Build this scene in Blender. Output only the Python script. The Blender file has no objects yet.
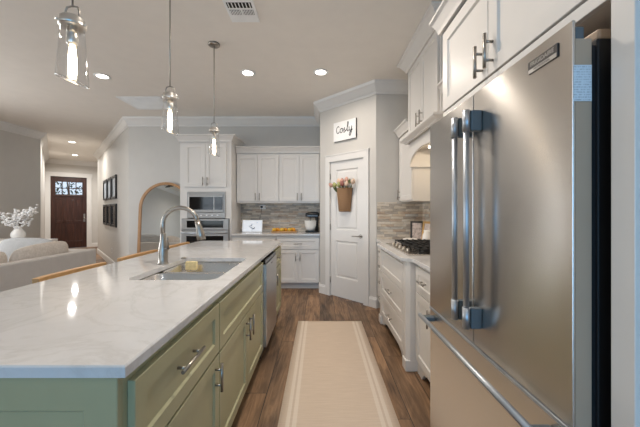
import bpy, bmesh, math, random
from mathutils import Matrix, Vector
random.seed(7)
C = bpy.context.scene.collection
SC = bpy.context.scene
PI = math.pi
R = math.radians

# ------------------------------------------------------------------ camera, world, light, exposure
cam_data = bpy.data.cameras.new('camera')
cam = bpy.data.objects.new('camera', cam_data)
C.objects.link(cam)
cam.location = (0, 0, 1.31)
cam.rotation_euler = (R(90), 0, 0)
cam_data.sensor_width = 36
cam_data.lens = 36 * 300 / 640
cam_data.shift_y = -3.5 / 640
cam_data.clip_start = 0.05
SC.camera = cam

SC.view_settings.view_transform = 'Standard'
SC.view_settings.look = 'None'
SC.view_settings.gamma = 1
SC.view_settings.use_curve_mapping = False
SC.view_settings.exposure = -0.42

world = bpy.data.worlds.new('world')
SC.world = world
world.use_nodes = True
wb = world.node_tree.nodes['Background']
wb.inputs['Color'].default_value = (0.72, 0.85, 1.0, 1)
wb.inputs['Strength'].default_value = 1.6

def area(name, loc, rot, sx, sy, power, color):
    d = bpy.data.lights.new(name, 'AREA')
    d.shape = 'RECTANGLE'; d.size = sx; d.size_y = sy
    d.energy = power; d.color = color
    o = bpy.data.objects.new(name, d); C.objects.link(o)
    o.location = loc; o.rotation_euler = rot
    return o
# daylight just outside the windows of the rear wall and of the living room's left wall
area('daylight_patio', (0.1, -3.45, 1.25), (R(90), 0, 0), 2.3, 2.2, 105, (0.12, 0.52, 1.0))
area('daylight_rear', (-3.7, -3.45, 1.5), (R(90), 0, 0), 3.0, 1.8, 60, (0.80, 0.91, 1.0))
area('daylight_left', (-6.45, 2.9, 1.55), (R(68), 0, R(-90)), 3.0, 1.7, 180, (0.95, 0.98, 1.0))
DOWNLIGHT_W = 9
DOWNLIGHT_COL = (1.0, 0.91, 0.81)
PENDANT_EMIT = 24
HOOD_W = 2.5

# ------------------------------------------------------------------ materials
def lin(c):
    def f(v):
        v /= 255
        return v / 12.92 if v <= 0.04045 else ((v + 0.055) / 1.055) ** 2.4
    return (f(c[0]), f(c[1]), f(c[2]), 1)

class NT:
    def __init__(s, name):
        s.m = bpy.data.materials.new(name); s.m.use_nodes = True
        s.t = s.m.node_tree; s.p = s.t.nodes['Principled BSDF']
        s.out = s.t.nodes['Material Output']
    def n(s, t, **k):
        x = s.t.nodes.new(t)
        for a, b in k.items():
            setattr(x, a, b)
        return x
    def l(s, a, b): s.t.links.new(a, b)
    def math(s, op, a, b=None):
        x = s.n('ShaderNodeMath', operation=op)
        for i, v in enumerate((a, b)):
            if v is None: continue
            if isinstance(v, (int, float)): x.inputs[i].default_value = v
            else: s.l(v, x.inputs[i])
        return x.outputs[0]
    def coord(s, scale=(1, 1, 1)):
        tc = s.n('ShaderNodeTexCoord'); mp = s.n('ShaderNodeMapping')
        mp.inputs['Scale'].default_value = scale
        s.l(tc.outputs['Object'], mp.inputs[0]); return mp.outputs[0]
    def noise(s, vec, scale, detail=3, rough=0.5, dist=0.0):
        x = s.n('ShaderNodeTexNoise'); x.inputs['Scale'].default_value = scale
        x.inputs['Detail'].default_value = detail; x.inputs['Roughness'].default_value = rough
        x.inputs['Distortion'].default_value = dist
        s.l(vec, x.inputs['Vector']); return x.outputs['Fac']
    def ramp(s, fac, stops, interp='LINEAR'):
        x = s.n('ShaderNodeValToRGB'); e = x.color_ramp.elements; x.color_ramp.interpolation = interp
        while len(e) < len(stops): e.new(0.5)
        for i, (p, c) in enumerate(stops):
            e[i].position = p; e[i].color = c
        s.l(fac, x.inputs[0]); return x.outputs[0]
    def mix(s, fac, a, b, mode='MIX'):
        x = s.n('ShaderNodeMix', data_type='RGBA', blend_type=mode)
        for i, v in ((0, fac), (6, a), (7, b)):
            if isinstance(v, (int, float)): x.inputs[i].default_value = v
            elif isinstance(v, tuple): x.inputs[i].default_value = v
            else: s.l(v, x.inputs[i])
        return x.outputs[2]
    def bump(s, h, strength=0.2, dist=0.005):
        x = s.n('ShaderNodeBump'); x.inputs['Strength'].default_value = strength
        x.inputs['Distance'].default_value = dist
        s.l(h, x.inputs['Height']); s.l(x.outputs[0], s.p.inputs['Normal'])

def plain(name, c, rough=0.5, metal=0.0, var=0.04, nscale=6, bump=0.0, bscale=60, spec=None):
    t = NT(name)
    v = t.coord()
    base = lin(c)
    lo = tuple(x * (1 - var) for x in base[:3]) + (1,)
    hi = tuple(min(1, x * (1 + var)) for x in base[:3]) + (1,)
    t.l(t.ramp(t.noise(v, nscale), [(0.3, lo), (0.7, hi)]), t.p.inputs['Base Color'])
    t.p.inputs['Roughness'].default_value = rough
    t.p.inputs['Metallic'].default_value = metal
    if spec is not None: t.p.inputs['Specular IOR Level'].default_value = spec
    if bump: t.bump(t.noise(v, bscale, 4), bump, 0.004)
    return t.m

def emit(name, c, strength):
    t = NT(name)
    t.p.inputs['Base Color'].default_value = lin(c)
    t.p.inputs['Emission Color'].default_value = lin(c)
    t.p.inputs['Emission Strength'].default_value = strength
    return t.m

def thin_glass(name, tint=(1, 1, 1, 1), base=0.05, edge=0.6, rough=0.02):
    t = NT(name)
    tr = t.n('ShaderNodeBsdfTransparent'); tr.inputs[0].default_value = tint
    gl = t.n('ShaderNodeBsdfGlossy'); gl.inputs['Roughness'].default_value = rough
    lw = t.n('ShaderNodeLayerWeight'); lw.inputs[0].default_value = 0.5
    f = t.math('ADD', t.math('MULTIPLY', t.math('POWER', lw.outputs['Facing'], 3.0), edge), base)
    mx = t.n('ShaderNodeMixShader')
    t.l(f, mx.inputs[0]); t.l(tr.outputs[0], mx.inputs[1]); t.l(gl.outputs[0], mx.inputs[2])
    t.l(mx.outputs[0], t.out.inputs['Surface'])
    return t.m

def brushed(name, c, rough=0.26, scale=(2, 2, 260), amp=0.12, aniso=0.0):
    t = NT(name)
    if aniso:
        tg = t.n('ShaderNodeTangent', direction_type='RADIAL', axis='Y')
        t.l(tg.outputs[0], t.p.inputs['Tangent'])
        t.p.inputs['Anisotropic'].default_value = aniso
    t.p.inputs['Metallic'].default_value = 1
    v = t.coord(scale)
    n = t.noise(v, 1.0, 4, 0.6)
    base = lin(c)
    t.l(t.ramp(n, [(0.25, tuple(x * 0.93 for x in base[:3]) + (1,)), (0.75, base)]), t.p.inputs['Base Color'])
    t.l(t.math('ADD', t.math('MULTIPLY', n, amp), rough - amp / 2), t.p.inputs['Roughness'])
    t.bump(n, 0.03, 0.001)
    return t.m

def wood(name, ca, cb, rough=0.45, grain=(30, 2, 30)):
    t = NT(name)
    v = t.coord(grain)
    n = t.noise(v, 1.0, 5, 0.6, 0.6)
    t.l(t.ramp(n, [(0.3, lin(ca)), (0.7, lin(cb))]), t.p.inputs['Base Color'])
    t.p.inputs['Roughness'].default_value = rough
    t.bump(n, 0.08, 0.002)
    return t.m

def cells(t, u, v, L, h, stagger=7.3):
    row = t.math('FLOOR', t.math('DIVIDE', v, h))
    wn = t.n('ShaderNodeTexWhiteNoise', noise_dimensions='1D'); t.l(row, wn.inputs['W'])
    u2 = t.math('ADD', t.math('DIVIDE', u, L), t.math('MULTIPLY', wn.outputs[0], stagger))
    cell = t.math('FLOOR', u2)
    cv = t.n('ShaderNodeCombineXYZ'); t.l(cell, cv.inputs[0]); t.l(row, cv.inputs[1])
    w2 = t.n('ShaderNodeTexWhiteNoise', noise_dimensions='2D'); t.l(cv.outputs[0], w2.inputs['Vector'])
    fu = t.math('FRACT', u2); fv = t.math('FRACT', t.math('DIVIDE', v, h))
    eu = t.math('MULTIPLY', t.math('MINIMUM', fu, t.math('SUBTRACT', 1, fu)), L)
    ev = t.math('MULTIPLY', t.math('MINIMUM', fv, t.math('SUBTRACT', 1, fv)), h)
    return w2.outputs[0], w2.outputs[1], t.math('MINIMUM', eu, ev)

def floor_mat():
    t = NT('floor_planks')
    tc = t.n('ShaderNodeTexCoord'); sp = t.n('ShaderNodeSeparateXYZ'); t.l(tc.outputs['Object'], sp.inputs[0])
    rnd, col, edge = cells(t, sp.outputs[1], sp.outputs[0], 1.22, 0.19)
    # grain, shifted per plank
    sh = t.n('ShaderNodeVectorMath', operation='MULTIPLY_ADD')
    t.l(col, sh.inputs[0]); sh.inputs[1].default_value = (9, 9, 9); t.l(tc.outputs['Object'], sh.inputs[2])
    mp = t.n('ShaderNodeMapping'); mp.inputs['Scale'].default_value = (16, 1.3, 1); t.l(sh.outputs[0], mp.inputs[0])
    g = t.noise(mp.outputs[0], 1.6, 6, 0.65, 1.6)
    mp2 = t.n('ShaderNodeMapping'); mp2.inputs['Scale'].default_value = (4.5, 0.9, 1); t.l(sh.outputs[0], mp2.inputs[0])
    g2 = t.noise(mp2.outputs[0], 1.6, 3, 0.5, 1.0)
    c = t.ramp(g, [(0.30, lin((56, 39, 27))), (0.5, lin((112, 83, 58))), (0.68, lin((164, 130, 98)))])
    c = t.mix(0.55, c, t.ramp(g2, [(0.33, lin((58, 43, 31))), (0.66, lin((158, 124, 92)))]))
    c = t.mix(0.5, c, t.ramp(rnd, [(0, (0.35, 0.35, 0.35, 1)), (1, (0.8, 0.78, 0.76, 1))]), 'OVERLAY')
    gap = t.math('LESS_THAN', edge, 0.0022)
    c = t.mix(gap, c, lin((28, 19, 14)))
    t.l(c, t.p.inputs['Base Color'])
    t.l(t.ramp(g, [(0.3, (0.55, 0.55, 0.55, 1)), (0.7, (0.4, 0.4, 0.4, 1))]), t.p.inputs['Roughness'])
    t.bump(t.math('SUBTRACT', g, gap), 0.12, 0.003)
    return t.m

def stone_mat():
    t = NT('ledger_stone_tile')
    tc = t.n('ShaderNodeTexCoord'); sp = t.n('ShaderNodeSeparateXYZ'); t.l(tc.outputs['Object'], sp.inputs[0])
    u = t.math('ADD', sp.outputs[0], sp.outputs[1])
    rnd, col, edge = cells(t, u, sp.outputs[2], 0.17, 0.034)
    mp = t.n('ShaderNodeMapping'); mp.inputs['Scale'].default_value = (9, 9, 40); t.l(tc.outputs['Object'], mp.inputs[0])
    g = t.noise(mp.outputs[0], 1.0, 5, 0.6, 0.8)
    c = t.ramp(rnd, [(0, lin((221, 212, 198))), (0.13, lin((180, 171, 160))), (0.26, lin((235, 225, 212))),
                     (0.40, lin((194, 194, 192))), (0.52, lin((210, 187, 160))), (0.62, lin((169, 158, 146))),
                     (0.72, lin((221, 210, 194))), (0.84, lin((178, 174, 169))), (0.94, lin((187, 160, 135)))], 'CONSTANT')
    c = t.mix(0.4, c, lin((196, 188, 178)))
    mp2 = t.n('ShaderNodeMapping'); mp2.inputs['Scale'].default_value = (5, 5, 14); t.l(tc.outputs['Object'], mp2.inputs[0])
    g2 = t.noise(mp2.outputs[0], 1.0, 4, 0.6, 0.5)
    c = t.mix(0.55, c, t.ramp(g, [(0.3, (0.24, 0.22, 0.20, 1)), (0.7, (0.76, 0.74, 0.72, 1))]), 'OVERLAY')
    c = t.mix(0.45, c, t.ramp(g2, [(0.3, (0.26, 0.25, 0.24, 1)), (0.7, (0.74, 0.73, 0.71, 1))]), 'OVERLAY')
    gap = t.math('LESS_THAN', edge, 0.0011)
    c = t.mix(t.math('MULTIPLY', gap, 0.6), c, lin((96, 88, 80)))
    t.l(c, t.p.inputs['Base Color'])
    t.p.inputs['Roughness'].default_value = 0.5
    h = t.math('ADD', t.math('MULTIPLY', rnd, 1.0), t.math('MULTIPLY', g, 0.4))
    t.bump(t.math('SUBTRACT', h, t.math('MULTIPLY', gap, 1.0)), 0.5, 0.006)
    return t.m

def quartz_mat():
    t = NT('quartz')
    v = t.coord((1, 1, 1))
    n = t.noise(v, 2.2, 6, 0.6, 1.6)
    vein = t.math('ABSOLUTE', t.math('SUBTRACT', n, 0.5))
    c = t.ramp(vein, [(0.0, lin((200, 197, 195))), (0.02, lin((207, 205, 203))), (0.05, lin((212, 210, 209)))])
    n2 = t.noise(v, 7, 5, 0.65, 0.8)
    c = t.mix(0.35, c, t.ramp(n2, [(0.35, lin((202, 200, 198))), (0.65, lin((218, 216, 215)))]))
    sp = t.noise(v, 320, 2)
    c = t.mix(t.ramp(sp, [(0.62, (0, 0, 0, 1)), (0.72, (0.25, 0.25, 0.25, 1))]), c, lin((206, 198, 190)))
    t.l(c, t.p.inputs['Base Color'])
    t.p.inputs['Roughness'].default_value = 0.055
    return t.m

RUG = (-0.255, 0.483, 1.1, 3.51)
def rug_mat():
    t = NT('woven_rug')
    tc = t.n('ShaderNodeTexCoord'); sp = t.n('ShaderNodeSeparateXYZ'); t.l(tc.outputs['Object'], sp.inputs[0])
    x, y = sp.outputs[0], sp.outputs[1]          # object origin is the rug's centre
    hw = (RUG[1] - RUG[0]) / 2
    dx = t.math('SUBTRACT', hw, t.math('ABSOLUTE', x))
    wx = t.n('ShaderNodeTexWave', wave_type='BANDS', bands_direction='X'); wx.inputs['Scale'].default_value = 60; wx.inputs['Distortion'].default_value = 1.2
    wy = t.n('ShaderNodeTexWave', wave_type='BANDS', bands_direction='Y'); wy.inputs['Scale'].default_value = 60; wy.inputs['Distortion'].default_value = 1.2
    t.l(tc.outputs['Object'], wx.inputs[0]); t.l(tc.outputs['Object'], wy.inputs[0])
    weave = t.math('MULTIPLY', wx.outputs[1], wy.outputs[1])
    mp = t.n('ShaderNodeMapping'); mp.inputs['Scale'].default_value = (4, 70, 1); t.l(tc.outputs['Object'], mp.inputs[0])
    streak = t.noise(mp.outputs[0], 1.5, 3)
    c = t.ramp(streak, [(0.3, lin((206, 186, 166))), (0.7, lin((220, 201, 182)))])
    c = t.mix(0.35, c, t.ramp(weave, [(0, lin((196, 174, 152))), (1, lin((236, 220, 202)))]))
    def band(a, b):
        return t.math('MULTIPLY', t.math('GREATER_THAN', dx, a), t.math('LESS_THAN', dx, b))
    lt = t.math('ADD', band(0.045, 0.07), band(0.085, 0.112))
    c = t.mix(t.math('MULTIPLY', lt, 0.5), c, lin((232, 220, 206)))
    c = t.mix(t.math('MULTIPLY', band(0.07, 0.085), 0.2), c, lin((186, 168, 150)))
    t.l(c, t.p.inputs['Base Color'])
    t.p.inputs['Roughness'].default_value = 0.95
    t.p.inputs['Specular IOR Level'].default_value = 0.1
    t.bump(weave, 0.35, 0.003)
    return t.m

def basket_mat():
    t = NT('wicker')
    tc = t.n('ShaderNodeTexCoord')
    w = t.n('ShaderNodeTexWave', wave_type='BANDS', bands_direction='Z'); w.inputs['Scale'].default_value = 40; w.inputs['Distortion'].default_value = 1
    w2 = t.n('ShaderNodeTexWave', wave_type='BANDS', bands_direction='DIAGONAL'); w2.inputs['Scale'].default_value = 26
    t.l(tc.outputs['Object'], w.inputs[0]); t.l(tc.outputs['Object'], w2.inputs[0])
    f = t.math('MULTIPLY', t.math('ADD', w.outputs[1], w2.outputs[1]), 0.5)
    t.l(t.ramp(f, [(0.1, lin((112, 80, 52))), (0.8, lin((178, 138, 100)))]), t.p.inputs['Base Color'])
    t.p.inputs['Roughness'].default_value = 0.7
    t.bump(f, 0.5, 0.004)
    return t.m

def knit_mat(name, ca, cb, sc=90):
    t = NT(name)
    v = t.coord()
    n = t.noise(v, sc, 3, 0.6); n2 = t.noise(v, 9, 3)
    c = t.mix(0.4, t.ramp(n, [(0.35, lin(ca)), (0.65, lin(cb))]), t.ramp(n2, [(0.3, lin(ca)), (0.7, lin(cb))]))
    t.l(c, t.p.inputs['Base Color'])
    t.p.inputs['Roughness'].default_value = 0.95
    t.p.inputs['Specular IOR Level'].default_value = 0.15
    t.bump(n, 0.3, 0.004)
    return t.m

def paper_lines_mat():
    t = NT('printed_label')
    tc = t.n('ShaderNodeTexCoord'); sp = t.n('ShaderNodeSeparateXYZ'); t.l(tc.outputs['Object'], sp.inputs[0])
    fz = t.math('FRACT', t.math('MULTIPLY', sp.outputs[2], 170))
    mp = t.n('ShaderNodeMapping'); mp.inputs['Scale'].default_value = (500, 1, 170); t.l(tc.outputs['Object'], mp.inputs[0])
    wn = t.noise(mp.outputs[0], 1.0, 1)
    ink = t.math('MULTIPLY', t.math('LESS_THAN', fz, 0.5), t.math('GREATER_THAN', wn, 0.48))
    t.l(t.mix(t.math('MULTIPLY', ink, 0.35), lin((214, 222, 228)), lin((70, 78, 88))), t.p.inputs['Base Color'])
    t.p.inputs['Roughness'].default_value = 0.6
    return t.m

def art_mat(name, cols, sc=7):
    t = NT(name)
    v = t.coord()
    n = t.noise(v, sc, 4, 0.6, 0.8)
    st = [(0.25 + 0.5 * i / (len(cols) - 1), lin(c)) for i, c in enumerate(cols)]
    t.l(t.ramp(n, st), t.p.inputs['Base Color'])
    t.p.inputs['Roughness'].default_value = 0.25
    return t.m

M = {}
M['wall'] = plain('greige_paint', (206, 201, 194), 0.55, var=0.015, bump=0.02, bscale=150)
M['ceil'] = plain('ceiling_paint', (240, 233, 224), 0.7, var=0.015, bump=0.02, bscale=120)
M['trim'] = plain('white_trim_paint', (226, 222, 217), 0.35, var=0.01)
M['cab'] = plain('white_cabinet_paint', (224, 219, 213), 0.32, var=0.01)
M['sage'] = plain('sage_paint', (170, 165, 130), 0.38, var=0.03)
M['gap'] = plain('dark_gap', (30, 28, 25), 0.8)
M['floor'] = floor_mat()
M['stone'] = stone_mat()
M['quartz'] = quartz_mat()
M['rug'] = rug_mat()
M['steel'] = brushed('stainless_steel', (218, 213, 207), 0.25, (2, 2, 300), 0.06, 0.92)
M['steela'] = brushed('appliance_steel', (176, 172, 168), 0.40, (2, 2, 300))
M['steelv'] = brushed('stainless_steel_fine', (196, 194, 192), 0.3, (120, 120, 4))
M['sink'] = plain('sink_steel', (224, 223, 222), 0.24, 1.0, var=0.02, nscale=3)
M['nickel'] = brushed('brushed_nickel', (166, 160, 152), 0.34, (60, 60, 60), 0.1)
M['handle'] = brushed('handle_steel', (184, 188, 193), 0.44, (60, 60, 4), 0.08)
M['endcap'] = plain('grey_end_cap', (92, 102, 108), 0.4, 0.3)
M['gasket'] = plain('black_gasket', (22, 23, 26), 0.55)
M['doorside'] = plain('grey_side_sheet', (182, 160, 138), 0.42, 0.2)
M['black'] = plain('black_plastic', (18, 18, 19), 0.35)
M['iron'] = plain('cast_iron', (26, 25, 25), 0.6, bump=0.15, bscale=200)
M['blackglass'] = plain('black_glass', (12, 12, 14), 0.06, var=0.0)
M['door'] = wood('dark_door_wood', (38, 20, 14), (78, 44, 32), 0.35, (30, 30, 2.2))
M['oak'] = wood('light_oak', (186, 140, 90), (214, 172, 122), 0.45, (26, 3, 26))
M['mirrorwood'] = wood('mirror_frame_wood', (158, 114, 74), (190, 146, 100), 0.45, (26, 26, 3))
M['board'] = wood('board_wood', (176, 132, 84), (212, 170, 118), 0.5, (4, 30, 30))
M['sofa'] = knit_mat('sofa_fabric', (196, 190, 184), (212, 206, 200), 140)
M['grey_cush'] = knit_mat('grey_cushion', (164, 163, 162), (184, 183, 182), 120)
M['beige_cush'] = knit_mat('beige_knit', (196, 184, 172), (222, 212, 202), 45)
M['glass'] = thin_glass('clear_glass')
M['pglass'] = thin_glass('pendant_glass', (0.98, 0.98, 0.98, 1), 0.10, 1.2, 0.05)
M['bright'] = brushed('bright_nickel', (226, 222, 216), 0.3, (60, 60, 60), 0.1)
M['rimglass'] = thin_glass('glass_edge', (1, 1, 1, 1), 0.55, 0.4, 0.15)
M['bulb'] = emit('bulb_glow', (255, 232, 196), PENDANT_EMIT)
M['lens'] = emit('downlight_lens', (255, 244, 228), 14)
M['screen'] = emit('screen_white', (226, 232, 240), 0.55)
M['ink'] = plain('black_ink', (34, 32, 32), 0.5)
M['signwhite'] = plain('sign_white', (236, 234, 232), 0.5)
M['wicker'] = basket_mat()
M['ceramic'] = plain('white_ceramic', (236, 232, 226), 0.2, var=0.01)
M['vent'] = plain('white_vent', (246, 246, 245), 0.4)
M['leaf'] = plain('leaf_green', (92, 100, 58), 0.6, var=0.2, nscale=40)
M['branch'] = plain('branch_brown', (110, 86, 66), 0.7)
M['petal'] = plain('white_petal', (246, 243, 240), 0.7, var=0.05, nscale=40)
M['tulip'] = plain('pink_tulip', (206, 160, 142), 0.6, var=0.15, nscale=30)
M['tulip2'] = plain('cream_tulip', (226, 196, 170), 0.6, var=0.1, nscale=30)
M['tulip3'] = plain('dark_tulip', (156, 100, 90), 0.6, var=0.15, nscale=30)
M['tulip4'] = plain('green_tulip', (170, 170, 110), 0.6, var=0.15, nscale=30)
M['orange'] = plain('orange_peel', (236, 160, 40), 0.45, var=0.12, nscale=25, bump=0.2, bscale=300)
M['lemon'] = plain('yellow_peel', (240, 190, 70), 0.45, var=0.1, nscale=25, bump=0.2, bscale=300)
M['sponge'] = plain('sponge_yellow', (236, 214, 160), 0.9, var=0.1, nscale=40, bump=0.5, bscale=180)
M['gold'] = plain('gold_frame', (190, 150, 92), 0.4, 0.4)
M['darkframe'] = plain('dark_frame', (60, 56, 54), 0.4)
M['photo'] = art_mat('photo_print', [(120, 110, 104), (206, 190, 182), (226, 214, 206)], 18)
M['artreflect'] = art_mat('print_reflection', [(176, 186, 196), (220, 228, 236), (244, 248, 252)], 5)  # pale tones paint the window reflection on the upper pictures' glass
M['artdark'] = art_mat('dark_print', [(46, 40, 38), (78, 70, 64), (110, 100, 92)], 5)
M['paper'] = paper_lines_mat()
M['fan'] = plain('dark_bronze', (36, 28, 24), 0.5, 0.3)
M['grass'] = plain('lawn', (104, 120, 76), 0.9, var=0.2, nscale=3)
M['bush'] = plain('bush_green', (58, 76, 46), 0.8, var=0.25, nscale=9)
t_ = NT('mirror_glass'); t_.p.inputs['Metallic'].default_value = 1; t_.p.inputs['Roughness'].default_value = 0.01
t_.p.inputs['Base Color'].default_value = (0.9, 0.91, 0.9, 1); M['mirror'] = t_.m

# ------------------------------------------------------------------ mesh builder
def frame(o, xd, out):
    xd, out, o = Vector(xd).normalized(), Vector(out).normalized(), Vector(o)
    m = Matrix.Identity(4)
    for i in range(3):
        m[i][0] = xd[i]; m[i][1] = out[i]; m[i][2] = (0, 0, 1)[i]; m[i][3] = o[i]
    return m

class MB:
    def __init__(s, m=None):
        s.v = []; s.f = []; s.sm = []; s.mi = []; s.M = m or Matrix.Identity(4); s.k = 0
    def add(s, vs, fs, smooth=False):
        b = len(s.v)
        s.v += [s.M @ Vector(p) for p in vs]
        for f in fs:
            s.f.append([b + i for i in f]); s.sm.append(smooth); s.mi.append(s.k)
        return s
    def box(s, x0, x1, y0, y1, z0, z1):
        vs = [(x, y, z) for z in (z0, z1) for y in (y0, y1) for x in (x0, x1)]
        return s.add(vs, [(0, 2, 3, 1), (4, 5, 7, 6), (0, 1, 5, 4), (2, 6, 7, 3), (0, 4, 6, 2), (1, 3, 7, 5)])
    def loft(s, rings, cap0=True, cap1=True, smooth=True, closed=True):
        n = len(rings[0]); vs = [p for r in rings for p in r]
        fs = []
        for k in range(len(rings) - 1):
            for i in range(n if closed else n - 1):
                j = (i + 1) % n
                fs.append((k * n + i, k * n + j, (k + 1) * n + j, (k + 1) * n + i))
        b = len(s.v)
        s.add(vs, fs, smooth)
        for c, k in ((cap0, 0), (cap1, len(rings) - 1)):
            if c:
                s.f.append([b + k * n + i for i in range(n)]); s.sm.append(False); s.mi.append(s.k)
        return s
    def tube(s, pts, r, n=10, caps=True):
        pts = [Vector(p) for p in pts]
        rs = r if isinstance(r, (list, tuple)) else [r] * len(pts)
        rings = []; up = None
        for i, p in enumerate(pts):
            d = (pts[min(i + 1, len(pts) - 1)] - pts[max(i - 1, 0)]).normalized()
            if up is None:
                up = d.orthogonal().normalized()
            up = (up - d * up.dot(d)).normalized()
            w = d.cross(up)
            rings.append([p + (up * math.cos(2 * PI * a / n) + w * math.sin(2 * PI * a / n)) * rs[i] for a in range(n)])
        return s.loft(rings, caps, caps)
    def lathe(s, prof, c=(0, 0, 0), n=24, cap0=True, cap1=True, shear=None):
        rings = []
        for r, z in prof:
            ring = []
            for a in range(n):
                x, y = r * math.cos(2 * PI * a / n), r * math.sin(2 * PI * a / n)
                ring.append((c[0] + x, c[1] + y, c[2] + z + (shear(x, y, z) if shear else 0)))
            rings.append(ring)
        return s.loft(rings, cap0, cap1)
    def ball(s, c, rx, ry=None, rz=None, n=12, m=8):
        ry = ry or rx; rz = rz or rx
        rings = []
        for k in range(1, m):
            th = PI * k / m
            rings.append([(c[0] + rx * math.sin(th) * math.cos(2 * PI * a / n), c[1] + ry * math.sin(th) * math.sin(2 * PI * a / n),
                           c[2] - rz * math.cos(th)) for a in range(n)])
        b = len(s.v); s.loft(rings, False, False)
        i0 = len(s.v); s.v += [s.M @ Vector((c[0], c[1], c[2] - rz)), s.M @ Vector((c[0], c[1], c[2] + rz))]
        L = b + (m - 2) * n
        for a in range(n):
            s.f.append([i0, b + (a + 1) % n, b + a]); s.f.append([i0 + 1, L + a, L + (a + 1) % n])
            s.sm += [True, True]; s.mi += [s.k, s.k]
        return s
    def prism(s, poly, z0, z1):
        n = len(poly)
        vs = [(x, y, z0) for x, y in poly] + [(x, y, z1) for x, y in poly]
        fs = [tuple(range(n - 1, -1, -1)), tuple(range(n, 2 * n))] + [(i, (i + 1) % n, n + (i + 1) % n, n + i) for i in range(n)]
        return s.add(vs, fs)
    def xprism(s, poly, y0, y1):
        n = len(poly)
        vs = [(x, y0, z) for x, z in poly] + [(x, y1, z) for x, z in poly]
        fs = [tuple(range(n - 1, -1, -1)), tuple(range(n, 2 * n))] + [(i, (i + 1) % n, n + (i + 1) % n, n + i) for i in range(n)]
        return s.add(vs, fs)
    def sweep(s, prof, path, closed=False):
        """prof: (distance to the right of the path, z) ; mitred corners"""
        P = [Vector((p[0], p[1])) for p in path]; n = len(P); rings = []
        for i in range(n):
            d0 = (P[i] - P[i - 1]).normalized() if (i > 0 or closed) else None
            d1 = (P[(i + 1) % n] - P[i]).normalized() if (i < n - 1 or closed) else None
            if d0 is None: d0 = d1
            if d1 is None: d1 = d0
            n0 = Vector((d0.y, -d0.x)); n1 = Vector((d1.y, -d1.x))
            b = n0 + n1
            b = b / max(0.25, b.dot(n0))
            rings.append([(P[i].x + b.x * d, P[i].y + b.y * d, z) for d, z in prof])
        if closed: rings.append(rings[0])
        return s.loft(rings, not closed, not closed, False)
    def shaker(s, w, h, t=0.02, st=0.057, rec=0.009):
        def ring(i, y): return [(i, y, i), (w - i, y, i), (w - i, y, h - i), (i, y, h - i)]
        st = min(st, w * 0.3, h * 0.3)
        return s.loft([ring(0, 0), ring(0, t - 0.002), ring(0.002, t), ring(st, t), ring(st + 0.006, t - rec)], True, True, False)
    def bar(s, p0, p1, out, r=0.0068, stand=0.032, inset=0.03):
        """bar pull: p0,p1 on the face, out = outward direction"""
        p0, p1, o = Vector(p0), Vector(p1), Vector(out)
        d = (p1 - p0).normalized()
        s.tube([p0 + o * stand, p1 + o * stand], r, 10)
        for q in (p0 + d * inset, p1 - d * inset):
            s.tube([q, q + o * stand], r * 0.8, 8)
        return s

XF = {}
def link(name, mb, mats, mw, bevel=0, seg=2, parent=None):
    inv = mw.inverted()
    me = bpy.data.meshes.new(name)
    me.from_pydata([tuple(inv @ v) for v in mb.v], [], mb.f)
    me.polygons.foreach_set('use_smooth', mb.sm)
    me.polygons.foreach_set('material_index', mb.mi)
    for m in (mats if isinstance(mats, list) else [mats]):
        me.materials.append(m)
    bm = bmesh.new(); bm.from_mesh(me); bmesh.ops.recalc_face_normals(bm, faces=bm.faces[:]); bm.to_mesh(me); bm.free()
    me.update()
    o = bpy.data.objects.new(name, me); C.objects.link(o)
    if parent is None:
        o.matrix_world = mw
    else:
        o.parent = parent
    XF[o.name] = mw
    if bevel:
        b = o.modifiers.new('bevel', 'BEVEL'); b.width = bevel; b.segments = seg; b.limit_method = 'ANGLE'; b.angle_limit = R(35)
        b.harden_normals = False
    return o

def tag(o, label, cat, group=None, kind=None):
    if label: o['label'] = label
    if cat: o['category'] = cat
    if group: o['group'] = group
    if kind: o['kind'] = kind
    return o

def thing(name, label, cat, loc, group=None, rz=0):
    o = bpy.data.objects.new(name, None); C.objects.link(o)
    o.empty_display_size = 0.1
    o.location = loc; o.rotation_euler = (0, 0, rz)
    XF[o.name] = Matrix.Translation(loc) @ Matrix.Rotation(rz, 4, 'Z')
    return tag(o, label, cat, group)

def part(name, mb, mat, parent, bevel=0, seg=2, label=None):
    o = link(name, mb, mat, XF[parent.name], bevel, seg, parent)
    if label: o['label'] = label
    return o

def solo(name, mb, mat, label, cat, loc=(0, 0, 0), group=None, bevel=0, seg=2):
    return tag(link(name, mb, mat, Matrix.Translation(loc), bevel, seg), label, cat, group)

def struct(name, mb, mat, bevel=0, parent=None, loc=(0, 0, 0)):
    if parent is not None:
        return part(name, mb, mat, parent, bevel)
    return tag(link(name, mb, mat, Matrix.Translation(loc), bevel), None, None, None, 'structure')

def dup(root, loc, label=None):
    r = root.copy(); C.objects.link(r); r.location = loc
    if label: r['label'] = label
    XF[r.name] = Matrix.Translation(loc)
    for ch in list(root.children):
        c = ch.copy(); C.objects.link(c); c.parent = r
        for g in list(ch.children):
            d = g.copy(); C.objects.link(d); d.parent = c
    return r

def text_mb(txt, size, m, depth=0.0006, align='CENTER'):
    cu = bpy.data.curves.new('t', 'FONT'); cu.body = txt; cu.size = size; cu.extrude = depth
    cu.align_x = align; cu.align_y = 'CENTER'
    o = bpy.data.objects.new('t', cu); C.objects.link(o)
    dg = bpy.context.evaluated_depsgraph_get(); dg.update()
    me = bpy.data.meshes.new_from_object(o.evaluated_get(dg))
    mb = MB(m)
    mb.add([(v.co.x, v.co.z, v.co.y) for v in me.vertices], [tuple(p.vertices) for p in me.polygons])
    bpy.data.objects.remove(o); bpy.data.curves.remove(cu); bpy.data.meshes.remove(me)
    return mb

H = 3.01
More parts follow.
